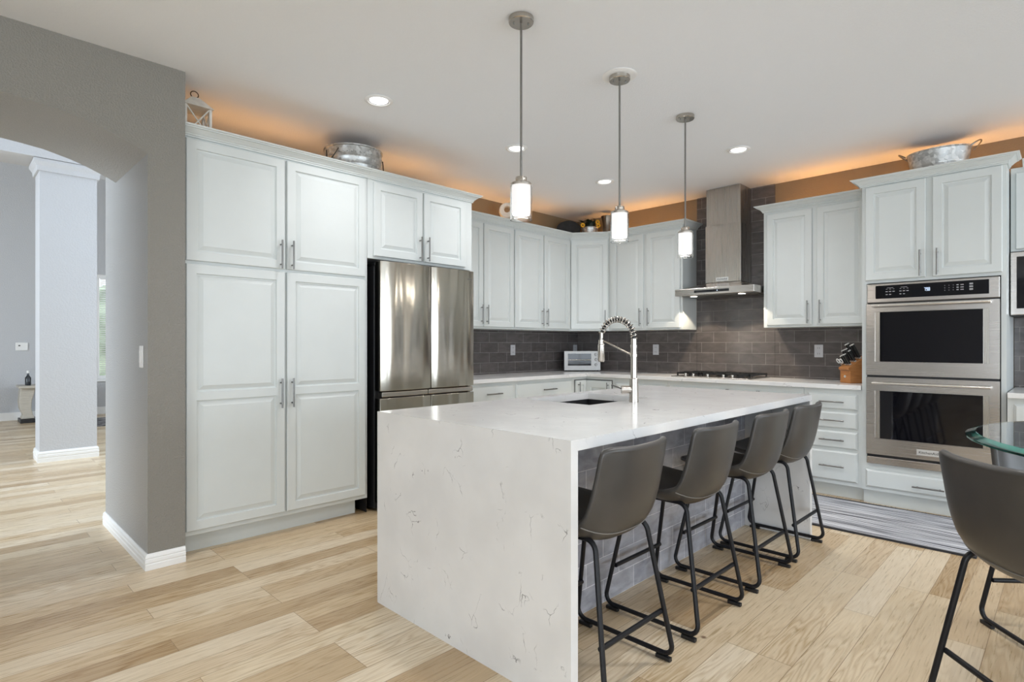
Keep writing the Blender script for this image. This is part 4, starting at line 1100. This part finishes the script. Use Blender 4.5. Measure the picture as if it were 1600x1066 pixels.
led('light_strip', -0.25, 0.7, 5.56, 5.58, TOP, 'warm light strip hidden on top of the cabinet above the microwave', 1.2)

# ------------------------------------------------------------------ small things
def outlet(O, u, n, a, b, label, gang=1):
    O = Vector(O); t = thing('wall_outlet', O + Vector(u)*a + Vector((0,0,b)), label, 'outlet', 'wall outlets')
    MB().obox(O, u, n, a-0.037, a+0.037, b-0.058, b+0.058, 0.0003, 0.006).build('cover_plate', M['outlet'], t, bevel=0.003)
    for dz in (-0.026, 0.026):
        MB().obox(O, u, n, a-0.017, a+0.017, b+dz-0.016, b+dz+0.016, 0.0062, 0.008).build('socket', M['outlet'], t, bevel=0.002)
        MB().obox(O, u, n, a-0.009, a-0.006, b+dz-0.006, b+dz+0.008, 0.0081, 0.0085).obox(O, u, n, a+0.006, a+0.009, b+dz-0.006, b+dz+0.008, 0.0081, 0.0085).build('slots', M['slot'], t)
outlet((-4.468,0,0), LU, LN, 4.517, 1.172, 'grey outlet on the left tile wall near the fridge')
outlet((-4.468,0,0), LU, LN, 5.632, 1.172, 'grey outlet on the left tile wall behind the toaster oven')
outlet((0,5.688,0), BU, BN, -3.352, 1.176, 'grey outlet on the back tile wall left of the cooktop')
outlet((0,5.688,0), BU, BN, -1.668, 1.175, 'grey outlet on the back tile wall left of the knife block')
t = thing('light_switch', (-3.72, 0.80, 1.165), 'white switch plate on the arch jamb', 'switch')
MB().box(-3.757, -3.683, 0.793, 0.7997, 1.105, 1.228).build('cover_plate', M['white'], t, bevel=0.003)
MB().box(-3.738, -3.702, 0.788, 0.7928, 1.13, 1.20).build('rocker', M['white'], t, bevel=0.002)

# toaster oven, set diagonally in the corner
tu = Vector((0.704, 0.710, 0)).normalized(); tn_ = Vector((0.710,-0.704,0)).normalized()
tc = Vector((-4.16, 5.385, 0.915))                # middle of the front face at the counter
t = thing('toaster_oven', tc, 'silver toaster oven with a glass door in the counter corner', 'toaster oven')
MB().obox(tc, tu, tn_, -0.205, 0.205, 0.012, 0.235, -0.26, -0.012).build('body', M['black'], t, bevel=0.006)
mb = MB().obox(tc, tu, tn_, -0.215, -0.172, 0.012, 0.24, -0.0118, 0.0).obox(tc, tu, tn_, 0.105, 0.215, 0.012, 0.24, -0.0118, 0.0)
mb.obox(tc, tu, tn_, -0.172, 0.105, 0.012, 0.068, -0.0118, 0.0).obox(tc, tu, tn_, -0.172, 0.105, 0.21, 0.24, -0.0118, 0.0)
mb.build('front_frame', M['toaster'], t)
MB().obox(tc, tu, tn_, -0.172, 0.105, 0.068, 0.21, -0.0116, -0.006).build('door_window', M['blackgloss'], t)
MB().cyl(tc+tu*-0.165+tn_*0.012+Vector((0,0,0.135)), tc+tu*0.100+tn_*0.012+Vector((0,0,0.135)), 0.006, 12).cyl(tc+tu*-0.165+tn_*-0.004+Vector((0,0,0.135)), tc+tu*-0.165+tn_*0.012+Vector((0,0,0.135)),0.005,8).cyl(tc+tu*0.100+tn_*-0.004+Vector((0,0,0.135)), tc+tu*0.100+tn_*0.012+Vector((0,0,0.135)),0.005,8).build('handle', M['chrome'], t, smooth=True)
for z in (0.20, 0.14, 0.08):
    c = tc + tu*0.165 + Vector((0,0,z)); MB().cyl(c+tn_*0.0003, c+tn_*0.018, 0.019, 20, r1=0.016).build('knob', M['pull'], t, smooth=True)
for a in (-0.19, 0.19):
    for c_ in (-0.05, -0.22):
        p = tc + tu*a + tn_*c_; MB().cyl(p+Vector((0,0,0.0005)), p+Vector((0,0,0.0118)), 0.012, 12).build('foot', M['black'], t)

# knife block with knives
bu = Vector((0.94,-0.34,0)).normalized(); bn = Vector((-0.34,-0.94,0)).normalized()
bc = Vector((-1.315, 5.335, 0.9155))
t = thing('knife_block', bc, 'orange brown wooden knife block against the oven cabinet', 'knife block')
BU3 = Vector((0.80,-0.60,0)); BW = Vector((-0.60,-0.80,0))
def kb_pt(d, a, z): return bc + BW*d + BU3*a + Vector((0,0,z))   # d towards the viewer
prof = [(-0.09,0.0),(0.06,0.0),(0.06,0.10),(0.075,0.112),(0.075,0.128),(-0.09,0.225)]
mb = MB(); k = len(prof)
mb.add([kb_pt(d,-0.058,z) for d,z in prof]+[kb_pt(d,0.058,z) for d,z in prof], [list(range(k)), [k+i for i in range(k)][::-1]]+[[i,(i+1)%k,k+(i+1)%k,k+i] for i in range(k)])
mb.build('body', M['block'], t, bevel=0.004)
c = kb_pt(0.0605,0,0.055)
MB().tube([kb_pt(0.0603,0,0.055), kb_pt(0.0625,0,0.055)], 0.011, 20).build('emblem', M['badge'], t, smooth=True)
sd_ = (BW*0.52 + Vector((0,0,0.85))).normalized()    # knives lean towards the viewer
kk = 0
for r_, (d, z) in enumerate(((0.040,0.150),(-0.005,0.1765),(-0.05,0.203))):
    for a in ((-0.038,-0.013,0.012,0.037) if r_ else (-0.012,0.012,0.037)):
        p = kb_pt(d, a, z) ; L = 0.085 + 0.02*r_ + 0.008*((kk*7) % 3)
        row = ('front','middle','back')[r_]
        kt = thing('kitchen_knife', p, f'black handled kitchen knife in the {row} row of the wooden block', 'knife', f'knives in the {row} row of the block')
        s1 = BU3*0.0065
        def pr(q, q2, h0, h1):
            m_ = MB(); e1 = BU3*0.0065; e2 = sd_.cross(BU3).normalized()
            m_.add([q+e1*sx+e2*sy*h0 for sx,sy in ((-1,-1),(1,-1),(1,1),(-1,1))]+[q2+e1*sx+e2*sy*h1 for sx,sy in ((-1,-1),(1,-1),(1,1),(-1,1))], [[0,3,2,1],[4,5,6,7],[0,1,5,4],[1,2,6,5],[2,3,7,6],[3,0,4,7]])
            return m_
        pr(p+sd_*0.012, p+sd_*L, 0.008, 0.011).build('grip', M['black'], kt, bevel=0.003)
        pr(p+sd_*0.003, p+sd_*0.0118, 0.008, 0.008).build('bolster', M['badge'], kt)
        pr(p+sd_*(L+0.0002), p+sd_*(L+0.005), 0.011, 0.010).build('butt_cap', M['badge'], kt)
        kk += 1
p = kb_pt(0.052, -0.042, 0.142)
kt = thing('kitchen_scissors', p, 'kitchen scissors with looped white handles in the wooden block', 'scissors')
for s_ in (-1, 1):
    c = p + sd_*0.045 + BU3*(0.018*s_)
    MB().tube([c + (BU3*0.014*math.cos(2*PI*k/18) + sd_*0.020*math.sin(2*PI*k/18)) for k in range(18)], 0.0042, 8, closed=True).build('handle_loop', M['badge'], kt, smooth=True)
MB().tube([p+sd_*0.004, p+sd_*0.028], [0.006,0.007], 8).build('blades', M['chrome'], kt, smooth=True)

# galvanised round tub on the pantry
def wire_loop(pts, r): return MB().tube(pts, r, 8)
gx, gy, gz = -3.93, 2.235, 2.4708
t = thing('galvanised_tub', (gx,gy,gz), 'round galvanised tub on top of the pantry', 'tub')
MB().lathe([(0,0),(0.192,0),(0.196,0.004),(0.203,0.10),(0.206,0.105),(0.205,0.11),(0.208,0.15),(0.211,0.155),(0.210,0.16),(0.213,0.225),(0.219,0.230),(0.219,0.238),(0.213,0.240),(0.209,0.225),(0.19,0.008),(0,0.008)], (gx,gy,gz), 56).build('body', M['galv'], t, smooth=True)
bead = MB()
for k in range(44):
    a = 2*PI*k/44; bead.lathe([(0,-0.006),(0.006,-0.003),(0.006,0.003),(0,0.006)], (gx+0.2095*math.cos(a), gy+0.2095*math.sin(a), gz+0.1825), 6)
bead.build('bead_band', M['galv'], t, smooth=True)
for a in (math.radians(-73), math.radians(107-20)):
    ca, sa = math.cos(a), math.sin(a)
    pts = []
    for k in range(13):
        f = k/12; w_ = (f-0.5)*0.12
        out = 0.216 + 0.035*math.sin(PI*f); dz = 0.20 - 0.09*math.sin(PI*f)
        pts.append((gx+ca*out - sa*w_, gy+sa*out + ca*w_, gz+dz))
    wire_loop(pts, 0.0042).build('handle', M['wire'], t, smooth=True)
# oval tub on the oven cabinet
gx, gy, gz = -0.735, 5.36, 2.4708
t = thing('galvanised_tub', (gx,gy,gz), 'oval galvanised tub on top of the oven cabinet', 'tub')
MB().lathe([(0,0),(0.150,0),(0.154,0.004),(0.178,0.12),(0.181,0.124),(0.181,0.13),(0.198,0.225),(0.203,0.228),(0.203,0.236),(0.196,0.236),(0.15,0.008),(0,0.008)], (gx,gy,gz), 56, sx=1.0, sy=0.68).build('body', M['galv'], t, smooth=True)
for s_ in (-1, 1):
    pts = [(gx+s_*(0.198+0.055*math.sin(PI*k/14)), gy+0.07*math.cos(PI*k/14), gz+0.215+0.045*math.sin(PI*k/14)) for k in range(15)]
    wire_loop(pts, 0.005).build('handle', M['pull'], t, smooth=True)
# lantern on the pantry
lx, ly, lz = -3.80, 1.09, 2.4708
t = thing('lantern', (lx,ly,lz), 'cream painted lantern on the pantry beside the arch wall', 'lantern')
hw = 0.075
MB().box(lx-hw-0.006,lx+hw+0.006,ly-hw-0.006,ly+hw+0.006,lz,lz+0.018).build('base', M['cream'], t, bevel=0.003)
for sx in (-1,1):
    for sy in (-1,1):
        x, y = lx+sx*(hw-0.007), ly+sy*(hw-0.007); MB().box(x-0.007,x+0.007,y-0.007,y+0.007,lz+0.0182,lz+0.19).build('post', M['cream'], t)
for (x0,y0,x1,y1) in ((lx+hw-0.007,ly-hw+0.014,lx+hw-0.007,ly+hw-0.014),(lx-hw+0.014,ly-hw+0.007,lx+hw-0.014,ly-hw+0.007),(lx-hw+0.014,ly+hw-0.007,lx+hw-0.014,ly+hw-0.007)):
    MB().cyl((x0,y0,lz+0.022),(x1,y1,lz+0.185),0.0045,8).cyl((x0,y0,lz+0.185),(x1,y1,lz+0.022),0.0045,8).build('cross_brace', M['cream'], t)
MB().add([(lx-hw-0.012,ly-hw-0.012,lz+0.1902),(lx+hw+0.012,ly-hw-0.012,lz+0.1902),(lx+hw+0.012,ly+hw+0.012,lz+0.1902),(lx-hw-0.012,ly+hw+0.012,lz+0.1902),(lx-0.022,ly-0.022,lz+0.262),(lx+0.022,ly-0.022,lz+0.262),(lx+0.022,ly+0.022,lz+0.262),(lx-0.022,ly+0.022,lz+0.262)],
         [[0,3,2,1],[4,5,6,7],[0,1,5,4],[1,2,6,5],[2,3,7,6],[3,0,4,7]]).build('roof', M['cream'], t, bevel=0.002)
MB().tube([(lx, ly+0.022*math.cos(2*PI*k/20), lz+0.284+0.020*math.sin(2*PI*k/20)) for k in range(20)], 0.003, 8, closed=True).build('ring', M['wire'], t, smooth=True)
# white ring ornament on the left wall cabinets
ox, oy, oz = -4.26, 4.22, 2.4705
t = thing('ring_ornament', (ox,oy,oz), 'round white ornament with a swirl hole on the left wall cabinets', 'ornament')
on = Vector((4.26,-4.22,0)).normalized(); ou = Vector((-on.y, on.x, 0)); oc = Vector((ox,oy,oz+0.175))
prof = [(0.035,-0.035),(0.075,-0.04),(0.084,-0.02),(0.084,0.02),(0.075,0.04),(0.035,0.035),(0.028,0.0)]
mb = MB(); vs = []
NS = 40
for k in range(NS):
    a = 2*PI*k/NS
    for r_, c_ in prof: vs.append(oc + on*c_ + (ou*math.cos(a)*1.0 + Vector((0,0,1))*math.sin(a))*r_ + (Vector((0,0,0.012)) if r_ < 0.04 else Vector((0,0,0))))
kp = len(prof)
mb.add(vs, [[k*kp+i, ((k+1)%NS)*kp+i, ((k+1)%NS)*kp+(i+1)%kp, k*kp+(i+1)%kp] for k in range(NS) for i in range(kp)])
mb.build('ring', M['cream'], t, smooth=True)
MB().lathe([(0,0),(0.06,0),(0.06,0.012),(0.025,0.03),(0.02,0.105),(0,0.105)], (ox,oy,oz), 28).build('stand', M['pewter'], t, smooth=True)
# corner group: dark platter, sunflowers in a pail, tall jug
pc = Vector((-4.27, 5.265, 2.4715))
t = thing('platter', pc, 'dark round platter leaning on top of the corner cabinet', 'platter')
pn = (Vector((0.60,-0.66,0.42))).normalized(); pu = Vector((0.74,0.67,0)).normalized(); pv = pn.cross(pu).normalized()
if pv.z < 0: pv = -pv
cc = pc + pv*0.125 + Vector((0,0,0.02)); prof = [(0,0.0),(0.075,0.002),(0.095,0.010),(0.128,0.018),(0.130,0.022),(0.094,0.016),(0.074,0.008),(0,0.006)]
mb = MB(); mb.lathe(prof, (0,0,0), 48); mb.v = [tuple(cc + pu*x*1.1 + pv*y*0.95 + pn*z) for x,y,z in mb.v]
mb.build('dish', M['slate'], t, smooth=True)
fc = Vector((-4.085,5.435,2.4708))
t = thing('sunflower_pail', fc, 'small silver pail of sunflowers on top of the corner cabinet', 'plant')
MB().lathe([(0,0),(0.075,0),(0.078,0.004),(0.088,0.05),(0.090,0.054),(0.089,0.058),(0.098,0.135),(0.102,0.138),(0.102,0.146),(0.096,0.146),(0.075,0.008),(0,0.008)], fc, 36).build('pail', M['galv'], t, smooth=True)
lf = MB()
for k in range(46):
    a = random.uniform(0, 2*PI); r_ = random.uniform(0.0, 0.10); e_ = random.uniform(0.16, 0.235)
    c = fc + Vector((r_*math.cos(a), r_*math.sin(a), e_)); d_ = Vector((math.cos(a+random.uniform(-1,1)), math.sin(a+random.uniform(-1,1)), random.uniform(-0.3,0.7))).normalized()*0.05
    s_ = d_.cross(Vector((0,0,1))).normalized()*0.022
    lf.add([c-d_, c+s_+Vector((0,0,0.006)), c+d_, c-s_+Vector((0,0,0.006)), c-Vector((0,0,0.004))], [[0,1,4],[1,2,4],[2,3,4],[3,0,4],[0,3,2,1]])
lf.tube([fc+Vector((0,0,0.08)), fc+Vector((0,0,0.2))], 0.06, 10)
lf.build('foliage', M['leaf'], t)
for dx, dz in ((0.080,0.200),(0.088,0.160),(-0.095,0.165)):
    c = fc + tu*dx + tn_*0.075 + Vector((0,0,dz)); fl = MB()
    for k in range(12):
        a = 2*PI*k/12; d_ = tu*math.cos(a)+Vector((0,0,1))*math.sin(a); s_ = tu*-math.sin(a)+Vector((0,0,1))*math.cos(a)
        fl.add([c+d_*0.006, c+d_*0.018+s_*0.006+tn_*0.004, c+d_*0.032, c+d_*0.018-s_*0.006+tn_*0.004, c+d_*0.018-tn_*0.003], [[0,1,2,3],[0,4,1],[1,4,2],[2,4,3],[3,4,0]])
    f_ = fl.build('flower', M['petal'], t)
    MB().tube([c+tn_*0.0045, c+tn_*0.010], [0.0045,0.003], 12).build('flower_eye', M['wire'], f_)
jc = Vector((-3.88, 5.50, 2.4708))
t = thing('jug', jc, 'tall aged metal jug with a handle right of the sunflowers', 'jug')
MB().lathe([(0,0),(0.068,0),(0.070,0.005),(0.060,0.05),(0.056,0.15),(0.066,0.235),(0.074,0.262),(0.070,0.264),(0.060,0.235),(0.05,0.15),(0.05,0.01),(0,0.01)], jc, 32).build('body', M['pewter'], t, smooth=True)
MB().tube([jc+tu*(0.064+0.05*math.sin(PI*k/12))+Vector((0,0,0.24-0.19*k/12)) for k in range(13)], 0.006, 8).build('handle', M['console'], t, smooth=True)
